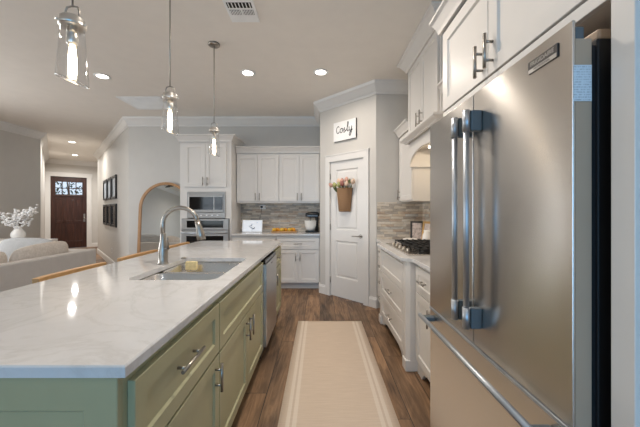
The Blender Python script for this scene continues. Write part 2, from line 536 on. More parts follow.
# ------------------------------------------------------------------ room shell
L0 = (-6.13, -3.2); L1 = (-6.15, 6.6); L2 = (-9.03, 9.85); L3 = (-9.03 + .756 * 2.2, 9.85 + .655 * 2.2)
B0 = (-6.79, 9.16); B1 = (B0[0] + .756 * 1.2, B0[1] + .655 * 1.2); A0 = (-3.54, 5.55)
K1 = (0.0, 5.55); K2 = (0.0, 4.76); K3 = (0.75, 4.01); K4 = (1.38, 4.01); K5 = (1.38, -3.2)
path = [L0, L1, L2, L3, B1, B0, A0, K1, K2, K3, K4, K5]

def seg_frame(p, q):
    d = Vector((q[0] - p[0], q[1] - p[1], 0)); L = d.length; d.normalize()
    return frame((p[0], p[1], 0), d, (d.y, -d.x, 0)), L

def wall(name, p, q, th=0.12, holes=(), ext=(0, 0)):
    m, L = seg_frame(p, q)
    mb = MB(m)
    xs = -ext[0]
    for u0, u1, z0, z1 in sorted(holes):
        mb.box(xs, u0, -th, 0, 0, H + 0.1)
        if z0 > 0: mb.box(u0, u1, -th, 0, 0, z0)
        mb.box(u0, u1, -th, 0, z1, H + 0.1)
        xs = u1
    mb.box(xs, L + ext[1], -th, 0, 0, H + 0.1)
    return struct(name, mb, M['wall'])

struct('floor', MB().box(-10.5, 2.0, -4, 12.4, -0.1, 0), M['floor'])
struct('ceiling', MB().box(-10.5, 2.0, -3.4, 12.4, H, H + 0.1), M['ceil'])
_, LL = seg_frame(L0, L1)
wall('wall_left', L0, L1, holes=[(4.6, 7.6, 0.7, 2.4)])
wall('wall_hall_left', L1, L2)
EU0, EU1 = 0.13, 1.09
wall('wall_entry', L2, L3, holes=[(EU0, EU1, 0, 2.44)], ext=(0.1, 0.1))
wall('wall_foyer', L3, B1)
wall('wall_foyer_return', B1, B0, th=0.1)
wall('wall_hall_right', B0, A0, th=0.1)
wall('wall_back', A0, K1, ext=(0, 0.12))
wall('wall_pantry_left', K1, K2, th=0.1)
SQ = math.sqrt(2)
PD0 = (0.75 - 0.592) * SQ; PD1 = (0.75 - 0.142) * SQ      # door opening along the angled wall, measured from K2
wall('wall_pantry', K2, K3, th=0.1, holes=[(PD0, PD1, 0, 2.04)])
wall('wall_pantry_right', K3, K4, th=0.1)
wall('wall_right', K4, K5, ext=(0, 0.12))
# rear wall, with a patio door and a window
wall('wall_rear', K5, L0, ext=(0.12, 0.12), holes=[(0.18, 2.38, 0.05, 2.3), (3.6, 6.6, 0.6, 2.4)])

def window(name, p, q, u0, u1, z0, z1, cols, rows):
    m, L = seg_frame(p, q)
    mb = MB(m)
    w = 0.06
    for a, b, c, d in ((u0, u1, z0, z0 + w), (u0, u1, z1 - w, z1), (u0, u0 + w, z0 + w, z1 - w), (u1 - w, u1, z0 + w, z1 - w)):
        mb.box(a, b, -0.1, -0.03, c, d)
    for i in range(1, cols):
        x = u0 + (u1 - u0) * i / cols; mb.box(x - 0.025, x + 0.025, -0.09, -0.04, z0 + w, z1 - w)
    for i in range(1, rows):
        z = z0 + (z1 - z0) * i / rows; mb.box(u0 + w, u1 - w, -0.085, -0.045, z - 0.012, z + 0.012)
    mb2 = MB(m)
    o = struct(name, mb, M['trim'])
    g = MB(m).box(u0 + w, u1 - w, -0.068, -0.064, z0 + w, z1 - w)
    struct('pane', g, M['glass'], parent=o)
    c = MB(m)
    for a, b, cc, d in ((u0 - 0.09, u1 + 0.09, z1, z1 + 0.1), (u0 - 0.09, u0, z0, z1), (u1, u1 + 0.09, z0, z1), (u0 - 0.09, u1 + 0.09, z0 - 0.05, z0)):
        if cc < 0.02: continue
        c.box(a, b, 0.0, 0.02, cc, d)
    struct('casing', c, M['trim'], parent=o)
window('window_1', K5, L0, 0.18, 2.38, 0.05, 2.3, 2, 1)
window('window_2', K5, L0, 3.6, 6.6, 0.6, 2.4, 3, 2)
window('window_3', L0, L1, 4.6, 7.6, 0.7, 2.4, 3, 2)

crown = [(0, H - 0.155), (0.012, H - 0.155), (0.016, H - 0.125), (0.03, H - 0.115), (0.075, H - 0.05), (0.095, H - 0.035), (0.105, H - 0.001), (0, H - 0.001)]
struct('trim_1', MB().sweep(crown, path, closed=True), M['trim'])
bprof = [(0, 0.001), (0.018, 0.001), (0.018, 0.11), (0.012, 0.125), (0.010, 0.14), (0, 0.14)]
def at(p, q, u):
    d = Vector((q[0] - p[0], q[1] - p[1])).normalized(); return (p[0] + d.x * u, p[1] + d.y * u)
struct('baseboard_left', MB().sweep(bprof, [L0, L1, L2, at(L2, L3, EU0 - 0.13)]), M['trim'])
struct('baseboard_hall', MB().sweep(bprof, [at(L2, L3, EU1 + 0.13), L3, B1, B0, A0, (-2.33, 5.55)]), M['trim'])
struct('baseboard_pantry', MB().sweep(bprof, [(0, 4.90), K2, at(K2, K3, PD0 - 0.092)]), M['trim'])
struct('baseboard_pantry_right', MB().sweep(bprof, [at(K2, K3, PD1 + 0.092), K3, (0.765, 4.01)]), M['trim'])
struct('baseboard_right', MB().sweep(bprof, [(1.38, 0.61), K5, (1.2, -3.2)]), M['trim'])

# ceiling is plain; the crown of the cabinets is built with each cabinet
# ------------------------------------------------------------------ entry door
m, _ = seg_frame(L2, L3)
ed = MB(m)
w = EU1 - EU0
z0, z1 = 1.83, 2.28
x0, x1 = EU0 + 0.115, EU1 - 0.115
for a, b, c, d in ((EU0 + .005, x0, 0.01, 2.435), (x1, EU1 - .005, 0.01, 2.435), (x0, x1, z1, 2.435), (x0, x1, 1.66, z0), (x0, x1, 0.01, 0.25), (x0, x1, 0.85, 0.95)):
    ed.box(a, b, -0.075, -0.03, c, d)
for i in range(1, 3):
    x = x0 + (x1 - x0) * i / 3; ed.box(x - 0.04, x + 0.04, -0.075, -0.03, 0.25, 1.66)
ed.box(x0, x1, -0.065, -0.042, 0.25, 1.66)
door1 = struct('door_1', ed, M['door'], 0.004)
gr = MB(m)
for i in range(0, 5):
    x = x0 + (x1 - x0) * i / 4; gr.box(x - 0.013, x + 0.013, -0.072, -0.034, z0, z1)
for i in range(0, 3):
    z = z0 + (z1 - z0) * i / 2; gr.box(x0, x1, -0.07, -0.036, z - 0.012, z + 0.012)
part('muntin', gr, M['door'], door1)
part('pane', MB(m).box(x0, x1, -0.055, -0.051, z0, z1), M['glass'], door1)
part('dentil_shelf', MB(m).box(x0 - 0.06, x1 + 0.06, -0.03, 0.0, z0 - 0.06, z0 - 0.02), M['door'], door1, 0.004)
hd = MB(m)
hd.tube([(EU1 - .07, -0.03, 1.02), (EU1 - .07, 0.03, 1.02)], 0.012); hd.ball((EU1 - .07, 0.035, 1.02), 0.03)
hd.box(EU1 - .095, EU1 - .045, -0.03, -0.022, 0.9, 1.18)
part('handle', hd, M['nickel'], door1, 0, label='nickel door handle')
cs = MB(m)
for a, b, c, d in ((EU0 - .13, EU0, 0, 2.44), (EU1, EU1 + .13, 0, 2.44), (EU0 - .15, EU1 + .15, 2.44, 2.58)):
    cs.box(a, b, 0.0, 0.022, c, d)
for a, b, c, d in ((EU0, EU0 + .005, 0, 2.44), (EU1 - .005, EU1, 0, 2.44)):
    cs.box(a, b, -0.1, 0.0, c, d)
struct('trim_2', cs, M['trim'], 0.004)

# ------------------------------------------------------------------ pantry door
m, _ = seg_frame(K2, K3)
W = PD1 - PD0
def panel_door(mb, w, h, t, panels, st=0.105):
    """slab with recessed panels on the front"""
    zs = [0.0]
    for a, b in panels: zs += [a, b]
    zs.append(h)
    mb.box(0, st, 0, t, 0, h); mb.box(w - st, w, 0, t, 0, h)
    for i in range(0, len(zs), 2):
        mb.box(st, w - st, 0, t, zs[i], zs[i + 1])
    for a, b in panels:
        def ring(i, y): return [(st + i, y, a + i), (w - st - i, y, a + i), (w - st - i, y, b - i), (st + i, y, b - i)]
        mb.loft([ring(0, 0.005), ring(0, t - 0.001), ring(0.014, t - 0.012), ring(0.03, t - 0.012), ring(0.045, t - 0.006)], True, True, False)
pm = m @ Matrix.Translation((PD0 + 0.004, -0.045, 0.012))
pd = MB(pm); panel_door(pd, W - 0.008, 2.022, 0.038, [(0.29, 0.84), (1.0, 1.90)])
door2 = struct('door_2', pd, M['trim'])
lv = MB(m)
lx = PD1 - 0.06
lv.tube([(lx, -0.008, 0.94), (lx, 0.004, 0.94)], 0.028, 16); lv.tube([(lx, 0, 0.94), (lx, 0.05, 0.94)], 0.010)
lv.tube([(lx + 0.004, 0.05, 0.94), (lx - 0.05, 0.052, 0.942), (lx - 0.115, 0.048, 0.938)], [0.009, 0.008, 0.007])
part('handle', lv, M['nickel'], door2, label='brushed nickel lever handle')
for z in (0.25, 1.05, 1.82):
    part('hinge', MB(m).tube([(PD0 + 0.003, 0.004, z - 0.045), (PD0 + 0.003, 0.004, z + 0.045)], 0.007), M['nickel'], door2, label='nickel hinge')
cs = MB(m)
cw = 0.088
for a, b, c, d in ((PD0 - cw, PD0, 0, 2.04), (PD1, PD1 + cw, 0, 2.04), (PD0 - cw, PD1 + cw, 2.04, 2.04 + cw)):
    cs.box(a, b, 0.0, 0.02, c, d)
for a, b, c, d in ((PD0, PD0 + .003, 0, 2.04), (PD1 - .003, PD1, 0, 2.04), (PD0, PD1, 2.036, 2.04)):
    cs.box(a, b, -0.1, 0.0, c, d)
cs.box(PD0 - cw - 0.008, PD1 + cw + 0.008, 0, 0.026, 2.04 + cw, 2.04 + cw + 0.02)
struct('trim_3', cs, M['trim'], 0.003)
PM = m

# ------------------------------------------------------------------ backsplash (setting)
struct('trim_4', MB().box(-1.46, -0.001, 5.538, 5.549, 0.921, 1.43), M['stone'])
struct('trim_5', MB().box(0.762, 1.368, 3.998, 4.009, 0.921, 1.415), M['stone'])
struct('trim_6', MB().box(1.368, 1.379, 1.63, 3.998, 0.921, 1.415), M['stone'])

# ------------------------------------------------------------------ cabinets
def door_part(root, name, F, x, z, w, h, mat, handle=None, st=0.057, hlen=0.13):
    """F: frame at the cabinet face; handle: ('v', x, z0, z1) or ('h', z, x0, x1) in face coordinates"""
    d = MB(F @ Matrix.Translation((x, 0.001, z))).shaker(w, h, 0.02, st)
    o = part(name, d, mat, root)
    if handle:
        out = (F.to_3x3() @ Vector((0, 1, 0)))
        if handle[0] == 'v': p0, p1 = (handle[1], 0.02, handle[2]), (handle[1], 0.02, handle[3])
        else: p0, p1 = (handle[2], 0.02, handle[1]), (handle[3], 0.02, handle[1])
        hb = MB().bar(F @ Vector(p0), F @ Vector(p1), out)
        part('handle', hb, M['nickel'], o, label='brushed nickel bar handle')
    return o

def cab_crown(z, hgt=0.1, pr=0.07):
    return [(0, z), (0.012, z), (0.016, z + hgt * .2), (pr * .75, z + hgt * .75), (pr, z + hgt * .85), (pr, z + hgt), (0, z + hgt)]

# --- island: face towards the aisle at X = -0.511, fronts proud
IX = -0.511
Fi = frame((IX, 0, 0), (0, 1, 0), (1, 0, 0))
def island_unit(name, label, y0, y1, hollow=False):
    r = thing(name, label, 'cabinet', (-0.8, (y0 + y1) / 2, 0))
    b = MB()
    if hollow:
        b.box(-1.2, IX, y0, y0 + .018, 0.1, 0.889); b.box(-1.2, IX, y1 - .018, y1, 0.1, 0.889)
        b.box(-1.2, -1.18, y0 + .018, y1 - .018, 0.1, 0.889); b.box(-1.18, IX, y0 + .018, y1 - .018, 0.1, 0.118)
        b.box(IX - .02, IX, y0 + .018, y1 - .018, 0.85, 0.889); b.box(IX - .02, IX, y0 + .018, y1 - .018, 0.118, 0.84)
    else:
        b.box(-1.2, IX, y0, y1, 0.1, 0.889)
    part('body', b, M['sage'], r)
    part('toe_kick', MB().box(-1.15, IX - 0.07, y0 + 0.001, y1 - 0.001, 0.0, 0.1), M['sage'], r)
    return r
yA, yB, yC, yD, yE = 0.795, 1.463, 2.60, 3.21, 3.79
r = island_unit('island_cabinet', 'sage island cabinet nearest the camera, one drawer above a door, with panelled end', 0.775, yB)
door_part(r, 'drawer', Fi, yA, 0.622, yB - yA - 0.004, 0.236, M['sage'], ('h', 0.765, 1.005, 1.19))
door_part(r, 'door', Fi, yA, 0.112, yB - yA - 0.004, 0.5, M['sage'], ('v', 1.405, 0.46, 0.592))
ep = MB(frame((-1.5, 0.775, 0), (1, 0, 0), (0, -1, 0)))
ep.shaker(1.5 + IX, 0.789, 0.018, 0.085, 0.006)
ep.M = ep.M @ Matrix.Translation((0, 0, 0))
e = part('end_panel', MB(Matrix.Translation((0, 0, 0.1))), M['sage'], r) if False else None
ep2 = MB(frame((-1.22, 0.774, 0.1), (1, 0, 0), (0, -1, 0))).shaker(1.22 + IX, 0.789, 0.018, 0.085, 0.006)
part('end_panel', ep2, M['sage'], r)
r = island_unit('sink_cabinet', 'wide sage sink cabinet with blank top front and two doors, beside the dishwasher', yB + .001, yC, True)
door_part(r, 'drawer_front', Fi, yB + .004, 0.618, yC - yB - 0.01, 0.24, M['sage'])
mid = (yB + yC) / 2
door_part(r, 'door', Fi, yB + .004, 0.112, mid - yB - 0.006, 0.498, M['sage'], ('v', mid - 0.045, 0.45, 0.588))
door_part(r, 'door', Fi, mid + .002, 0.112, yC - mid - 0.008, 0.498, M['sage'], ('v', mid + 0.045, 0.45, 0.588))
r = island_unit('island_drawer_cabinet', 'sage cabinet at the far island end, drawer over a door, past the dishwasher', yD + .001, yE)
door_part(r, 'drawer', Fi, yD + .004, 0.662, yE - yD - 0.008, 0.196, M['sage'], ('h', 0.765, yD + .2, yE - .2))
door_part(r, 'door', Fi, yD + .004, 0.112, yE - yD - 0.008, 0.54, M['sage'], ('v', yD + .05, 0.49, 0.62))
# knee wall under the overhang
r = thing('dishwasher', 'stainless dishwasher set in the sage island', 'dishwasher', (-0.8, (yC + yD) / 2, 0))
part('body', MB().box(-1.15, IX - .005, yC + .003, yD - .003, 0.02, 0.87), M['gasket'], r)
part('door', MB().box(IX - .004, -0.464, yC + .006, yD - .006, 0.115, 0.835), M['steelv'], r, 0.004)
part('control_panel', MB().box(IX - .004, -0.474, yC + .006, yD - .006, 0.837, 0.872), M['blackglass'], r, 0.003, label='black control strip')
part('toe_kick', MB().box(IX - .06, IX - .04, yC + .006, yD - .006, 0.01, 0.11), M['gasket'], r)
part('badge', MB().box(-0.4645, -0.463, yC + .26, yC + .32, 0.80, 0.812), M['black'], r)

# --- island countertop with a sink cut-out
def rrect(x0, x1, y0, y1, r, n=7):
    pts = []
    for cx, cy, a0 in ((x1 - r, y1 - r, 0), (x0 + r, y1 - r, 90), (x0 + r, y0 + r, 180), (x1 - r, y0 + r, 270)):
        for k in range(n):
            a = R(a0 + 90 * k / (n - 1)); pts.append((cx + r * math.cos(a), cy + r * math.sin(a)))
    return pts
def slab_hole(x0, x1, y0, y1, z0, z1, hole, n=7, ch=0.004):
    mb = MB()
    oc = [(x1, y1), (x0, y1), (x0, y0), (x1, y0)]
    oi = [(x1 - ch, y1 - ch), (x0 + ch, y1 - ch), (x0 + ch, y0 + ch), (x1 - ch, y0 + ch)]
    N = len(hole)
    vs = [(x, y, z1) for x, y in hole] + [(x, y, z0) for x, y in hole]
    vs += [(x, y, z1) for x, y in oi] + [(x, y, z1 - ch) for x, y in oc] + [(x, y, z0) for x, y in oc]
    fs = []
    for i in range(N):
        j = (i + 1) % N; c = i // n; c2 = j // n
        for off, cb in ((0, 2 * N), (N, 2 * N + 8)):
            fs.append((off + i, off + j, cb + c) if c == c2 else (off + i, off + j, cb + c2, cb + c))
        fs.append((i, j, N + j, N + i))
    for c in range(4):
        d = (c + 1) % 4
        fs.append((2 * N + c, 2 * N + d, 2 * N + 4 + d, 2 * N + 4 + c))
        fs.append((2 * N + 4 + c, 2 * N + 4 + d, 2 * N + 8 + d, 2 * N + 8 + c))
    return mb.add(vs, fs)
SX0, SX1, SY0, SY1 = -1.09, -0.585, 1.67, 2.44
solo('countertop', slab_hole(-1.525, -0.487, 0.75, 3.82, 0.89, 0.92, rrect(SX0, SX1, SY0, SY1, 0.055)), M['quartz'],
     'white veined quartz countertop on the sage island, cut out for the sink', 'countertop')

# --- sink
def bowl(x0, x1, y0, y1, zt, zb, r):
    mb = MB()
    rings = []
    for ins, z in ((-0.006, zt - 0.003), (0, zt), (0.004, zt - 0.004), (0.012, zb + 0.03), (0.022, zb + 0.01), (0.045, zb)):
        rings.append([(x, y, z) for x, y in rrect(x0 + ins, x1 - ins, y0 + ins, y1 - ins, max(0.02, r - max(0, ins) * .5))])
    mb.loft(rings, False, True)
    return mb
r = thing('kitchen_sink', 'undermount stainless double bowl sink in the island countertop', 'sink', ((SX0 + SX1) / 2, 2.04, 0.68))
b1 = part('basin', bowl(SX0 - .004, SX1 + .004, SY0 - .004, 2.02, 0.886, 0.70, 0.06), M['sink'], r)
part('drain', MB().lathe([(0.0, 0.003), (0.035, 0.004), (0.045, 0.0015)], (-0.83, 1.84, 0.70), 20), M['nickel'], b1)
b2 = part('basin', bowl(SX0 - .004, SX1 + .004, 2.05, SY1 + .004, 0.886, 0.70, 0.06), M['sink'], r)
part('drain', MB().lathe([(0.0, 0.003), (0.035, 0.004), (0.045, 0.0015)], (-0.83, 2.24, 0.70), 20), M['nickel'], b2)
part('divider', MB().box(SX0 + .05, SX1 - .05, 2.018, 2.052, 0.872, 0.887), M['sink'], r, 0.005, 3)

# sponge in its wire holder on the bowl wall
r = thing('dish_sponge', 'pale yellow sponge held on the wall of the far sink bowl', 'sponge', (-1.02, 2.38, 0.83))
part('sponge_block', MB().box(-1.065, -0.975, 2.366, 2.40, 0.836, 0.902), M['sponge'], r, 0.008, 3)
wh = MB(); wh.tube([(-1.07, 2.405, 0.86), (-1.07, 2.358, 0.832), (-0.97, 2.358, 0.832), (-0.97, 2.405, 0.86)], 0.002, 6)
wh.tube([(-1.02, 2.412, 0.86), (-1.02, 2.358, 0.832)], 0.002, 6)
part('holder', wh, M['nickel'], r)

# --- faucet
fx, fy = -1.135, 2.17
r = thing('kitchen_faucet', 'brushed nickel gooseneck faucet with pull-down spray head, behind the sink', 'faucet', (fx, fy, 0.92))
part('body', MB().lathe([(0.036, 0.0), (0.036, 0.008), (0.03, 0.014), (0.033, 0.05), (0.033, 0.09), (0.026, 0.14), (0.019, 0.17), (0.018, 0.22), (0.0165, 0.222)], (fx, fy, 0.92), 24), M['nickel'], r)
pts = [(fx, fy, 1.13), (fx, fy, 1.2)]
ra = 0.125
for k in range(0, 13):
    a = PI - k * (PI * 0.86) / 12
    pts.append((fx + ra + ra * math.cos(a), fy, 1.21 + ra * math.sin(a) * 0.93))
end = pts[-1]
pts.append((end[0] + 0.012, fy, end[2] - 0.04))
part('neck', MB().tube(pts, 0.0155, 14), M['nickel'], r)
p = pts[-1]
part('spray_head', MB().tube([(p[0] - .004, fy, p[2] + .012), (p[0] + .008, fy, p[2] - .03), (p[0] + .022, fy, p[2] - .085), (p[0] + .028, fy, p[2] - .125)],
     [0.018, 0.02, 0.03, 0.029], 16), M['nickel'], r)
lv = MB(); lv.tube([(fx, fy, 1.03), (fx + .045, fy - .02, 1.035)], 0.013, 12); lv.tube([(fx + .045, fy - .02, 1.035), (fx + .06, fy - .05, 1.09), (fx + .065, fy - .065, 1.115)], [0.009, 0.007, 0.006])
part('lever', lv, M['nickel'], r)
solo('air_switch', MB().lathe([(0.024, 0), (0.024, 0.006), (0.02, 0.01), (0.012, 0.011)], (-1.1, 2.42, 0.9202), 20), M['nickel'], 'small round nickel button on the countertop beside the faucet', 'button')

# ------------------------------------------------------------------ right run of base cabinets
Fr = frame((0.79, 0, 0), (0, 1, 0), (-1, 0, 0))
def base_body(root, x0, x1, y0, y1):
    part('body', MB().box(x0, x1, y0, y1, 0.1, 0.889), M['cab'], root)
    part('toe_kick', MB().box(x0 + 0.06, x1, y0 + .002, y1 - .002, 0, 0.1), M['cab'], root)
def foot(root, F, x, w):
    # scalloped furniture foot
    part('foot', MB(F).xprism([(x, 0.1), (x, 0.0), (x + w * .45, 0.0), (x + w * .55, 0.03), (x + w * .75, 0.05), (x + w, 0.1)], -0.02, 0.0), M['cab'], root)
# near recessed unit
r = thing('base_cabinet', 'white base cabinet with drawer over door between fridge and cooktop cabinet', 'cabinet', (1.08, 2.02, 0))
base_body(r, 0.79, 1.366, 1.63, 2.425)
door_part(r, 'drawer', Fr, 1.64, 0.66, 0.385, 0.2, M['cab'], ('h', 0.765, 1.76, 1.90))
door_part(r, 'drawer', Fr, 2.03, 0.66, 0.385, 0.2, M['cab'], ('h', 0.765, 2.15, 2.29))
door_part(r, 'door', Fr, 1.64, 0.112, 0.385, 0.54, M['cab'], ('v', 1.98, 0.49, 0.62))
door_part(r, 'door', Fr, 2.03, 0.112, 0.385, 0.54, M['cab'], ('v', 2.07, 0.49, 0.62))
part('base_moulding', MB(Fr).xprism([(1.64, 0.112), (1.64, 0.0), (1.72, 0.0), (1.76, 0.05), (1.84, 0.075), (2.2, 0.075), (2.28, 0.05), (2.32, 0.0), (2.424, 0.0), (2.424, 0.112)], -0.02, 0.002), M['cab'], r)
# cooktop unit
Fc = frame((0.72, 0, 0), (0, 1, 0), (-1, 0, 0))
r = thing('cooktop_cabinet', 'white bumped-out drawer cabinet with corner posts under the cooktop', 'cabinet', (1.04, 2.985, 0))
b = MB(); b.box(0.72, 1.366, 2.53, 3.44, 0.1, 0.86); b.box(0.80, 1.366, 2.43, 2.53, 0.1, 0.86); b.box(0.80, 1.366, 3.44, 3.54, 0.1, 0.86)
part('body', b, M['cab'], r)
part('toe_kick', MB().box(0.80, 1.366, 2.44, 3.53, 0, 0.1), M['cab'], r)
part('top_rail', MB().box(0.72, 0.75, 2.53, 3.44, 0.8601, 0.889), M['cab'], r)
for y in (2.43, 3.44):
    pp = MB(); pp.prism([(0.80, y), (0.73, y), (0.70, y + .03), (0.70, y + .1), (0.80, y + .1)], 0.0, 0.889) if y < 3 else pp.prism([(0.80, y), (0.70, y), (0.70, y + .07), (0.73, y + .1), (0.80, y + .1)], 0.0, 0.889)
    po = part('post', pp, M['cab'], r, 0.003)
    part('post_base', MB().box(0.692, 0.80, y - .003 if y < 3 else y + 0.001, y + .1 - (0.001 if y < 3 else -0.003), 0, 0.09), M['cab'], po, 0.006)
door_part(r, 'drawer', Fc, 2.537, 0.625, 0.896, 0.228, M['cab'], None)
door_part(r, 'drawer', Fc, 2.537, 0.37, 0.896, 0.247, M['cab'], ('h', 0.5, 2.9, 3.07))
door_part(r, 'drawer', Fc, 2.537, 0.115, 0.896, 0.247, M['cab'], ('h', 0.245, 2.9, 3.07))
part('base_moulding', MB(Fc).xprism([(2.53, 0.114), (2.53, 0.02), (2.6, 0.02), (2.66, 0.06), (2.76, 0.08), (3.2, 0.08), (3.3, 0.06), (3.36, 0.02), (3.44, 0.02), (3.44, 0.114)], -0.02, 0.002), M['cab'], r)
# far unit
r = thing('narrow_drawer_cabinet', 'narrow white drawer stack in the corner next to the pantry wall', 'cabinet', (1.08, 3.77, 0))
base_body(r, 0.79, 1.366, 3.545, 3.99)
for z, h in ((0.70, 0.16), (0.50, 0.19), (0.30, 0.19), (0.112, 0.18)):
    door_part(r, 'drawer', Fr, 3.555, z, 0.425, h, M['cab'], ('h', z + h * .55, 3.69, 3.84), 0.04)
# countertop of that run
solo('countertop', MB().prism([(1.366, 1.625), (0.745, 1.625), (0.745, 2.38), (0.735, 2.405), (0.68, 2.45), (0.665, 2.48), (0.665, 3.49), (0.68, 3.52), (0.735, 3.565), (0.745, 3.59), (0.745, 3.997), (1.366, 3.997)], 0.89, 0.92),
     M['quartz'], 'white quartz countertop along the right wall holding the black cooktop', 'countertop', bevel=0.004)

# --- cooktop
r = thing('gas_cooktop', 'stainless gas cooktop with black cast iron grates on the right counter', 'cooktop', (1.0, 2.985, 0.92))
part('pan', MB().box(0.745, 1.27, 2.55, 3.42, 0.9205, 0.934), M['steel'], r, 0.004)
for k in range(3):
    y0 = 2.57 + k * 0.28; y1 = y0 + 0.27
    g = MB()
    zz0, zz1 = 0.962, 0.975
    X0, X1 = 0.85, 1.25
    for a, b, c, d in ((X0, X1, y0, y0 + .014), (X0, X1, y1 - .014, y1), (X0, X0 + .014, y0, y1), (X1 - .014, X1, y0, y1)):
        g.box(a, b, c, d, zz0, zz1)
    for t in (0.18, 0.34, 0.5, 0.66, 0.82):
        x = X0 + (X1 - X0) * t; g.box(x - .006, x + .006, y0, y1, zz0, zz1 + .006)
    g.box(X0, X1, (y0 + y1) / 2 - .006, (y0 + y1) / 2 + .006, zz0, zz1 + .006)
    for x in (X0 + .007, X1 - .007):
        for y in (y0 + .007, y1 - .007):
            g.tube([(x, y, 0.934), (x, y, zz0)], 0.007, 8)
    part('grate', g, M['iron'], r)
for x, y in ((0.95, 2.70), (1.15, 2.70), (1.05, 2.985), (0.95, 3.27), (1.15, 3.27)):
    part('burner', MB().lathe([(0.05, 0), (0.05, 0.012), (0.036, 0.014), (0.036, 0.022), (0.03, 0.025)], (x, y, 0.934), 20), M['black'], r)
for k in range(5):
    part('knob', MB().lathe([(0.021, 0), (0.021, 0.006), (0.016, 0.008), (0.015, 0.028), (0.012, 0.03)], (0.795, 2.72 + k * 0.13, 0.934), 16), M['nickel'], r)

# ------------------------------------------------------------------ upper cabinets on the right wall
Fu = frame((1.072, 0, 0), (0, 1, 0), (-1, 0, 0))
def upper_right(name, label, y0, y1, ndoor, hinge_far=True):
    r = thing(name, label, 'cabinet', (1.2, (y0 + y1) / 2, 1.46))
    part('body', MB().box(1.072, 1.378, y0, y1, 1.415, 2.26), M['cab'], r)
    w = (y1 - y0 - .008) / ndoor
    for i in range(ndoor):
        a = y0 + .004 + i * w
        hx = a + w - 0.04 if (ndoor == 1 or i == 0) else a + 0.04
        door_part(r, 'door', Fu, a, 1.43, w - .003, 0.82, M['cab'], ('v', hx, 1.445, 1.575))
    # moulding mitred round the visible face
    part('crown_moulding', MB().sweep(cab_crown(2.261, 0.1, 0.07), [(1.05, y1), (1.05, y0), ][::-1] if False else [(1.05, y0), (1.05, y1)][::-1]), M['cab'], r)
    part('crown_backing', MB().box(1.052, 1.378, y0 + .001, y1 - .001, 2.2605, 2.36), M['cab'], r)
    return r
upper_right('corner_wall_cabinet', 'white wall cabinet in the corner between range hood and pantry wall', 3.447, 3.985, 1)
upper_right('wall_cabinet', 'white wall cabinet between the fridge surround and the range hood', 1.64, 2.523, 2)

# --- hood cabinet
Fh = frame((1.022, 0, 0), (0, 1, 0), (-1, 0, 0))
r = thing('range_hood_cabinet', 'tall white hood cabinet with arched valance above the cooktop', 'range hood', (1.2, 2.985, 1.83))
HY0, HY1 = 2.53, 3.44
part('body', MB().box(1.022, 1.378, HY0, HY1, 2.06, 2.90), M['cab'], r)
hm = (HY0 + HY1) / 2
door_part(r, 'door', Fh, HY0 + .03, 2.135, hm - HY0 - .032, 0.735, M['cab'], ('v', hm - 0.05, 2.15, 2.29))
door_part(r, 'door', Fh, hm + .002, 2.135, HY1 - hm - .032, 0.735, M['cab'], ('v', hm + 0.05, 2.15, 2.29))
poly = [(HY0, 2.059), (HY0, 1.80), (HY0 + .035, 1.80)]
for k in range(0, 17):
    a = PI - PI * k / 16
    poly.append((hm + (HY1 - HY0 - .07) / 2 * math.cos(a), 1.83 + 0.125 * math.sin(a)))
poly += [(HY1 - .035, 1.80), (HY1, 1.80), (HY1, 2.059)]
part('valance', MB(Fh).xprism(poly, -0.02, 0.0), M['cab'], r)
part('side_panel', MB().box(1.043, 1.378, HY0, HY0 + .02, 1.80, 2.059), M['cab'], r)
part('side_panel', MB().box(1.043, 1.378, HY1 - .02, HY1, 1.80, 2.059), M['cab'], r)
part('mantel_moulding', MB().sweep([(0, 2.062), (0.02, 2.062), (0.03, 2.075), (0.06, 2.09), (0.07, 2.1), (0.07, 2.118), (0, 2.118)], [(1.30, HY0), (1.0, HY0), (1.0, HY1), (1.30, HY1)][::-1]), M['cab'], r)
part('crown_moulding', MB().sweep(cab_crown(2.87, 0.137, 0.095), [(1.37, HY0), (1.0, HY0), (1.0, HY1), (1.37, HY1)][::-1]), M['cab'], r)
part('crown_backing', MB().box(1.002, 1.378, HY0 + .001, HY1 - .001, 2.9005, 3.0), M['cab'], r)
part('insert', MB().box(1.05, 1.36, HY0 + .03, HY1 - .03, 1.99, 2.055), M['steel'], r, label='stainless hood insert')
for y in (hm - .25, hm + .25):
    part('hood_lamp', MB().lathe([(0.03, 0.0), (0.03, 0.006)], (1.2, y, 1.983), 16), M['lens'], r)
ld = bpy.data.lights.new('hood_lamp_light', 'AREA'); ld.shape = 'RECTANGLE'; ld.size = 0.1; ld.size_y = 0.6; ld.energy = HOOD_W; ld.color = (1.0, 0.80, 0.55)
lo = bpy.data.objects.new('hood_lamp_light', ld); C.objects.link(lo); lo.parent = r; lo.location = (1.2 - 1.2, 0, 1.978 - 1.83)

# --- fridge surround
Fo = frame((0.672, 0, 0), (0, 1, 0), (-1, 0, 0))
r = thing('fridge_surround_cabinet', 'white two-door cabinet above the fridge with its tall side panels', 'cabinet', (1.0, 1.13, 0))
part('body', MB().box(0.672, 1.378, 0.671, 1.60, 1.79, 2.26), M['cab'], r)
oy = 1.164
door_part(r, 'door', Fo, 0.68, 1.83, oy - .682, 0.41, M['cab'], ('v', oy - 0.033, 1.845, 1.975))
door_part(r, 'door', Fo, oy + .002, 1.83, 1.592 - oy, 0.41, M['cab'], ('v', oy + 0.038, 1.838, 1.964))
part('side_panel', MB().box(0.665, 1.378, 0.62, 0.67, 0.0, 2.26), M['cab'], r, 0.002)
part('face_trim', MB().box(0.65, 0.664, 0.619, 0.671, 0.0, 2.26), M['cab'], r, 0.002)
part('bottom_rail', MB().box(0.655, 0.6718, 0.673, 1.598, 1.79, 1.824), M['cab'], r, 0.002)
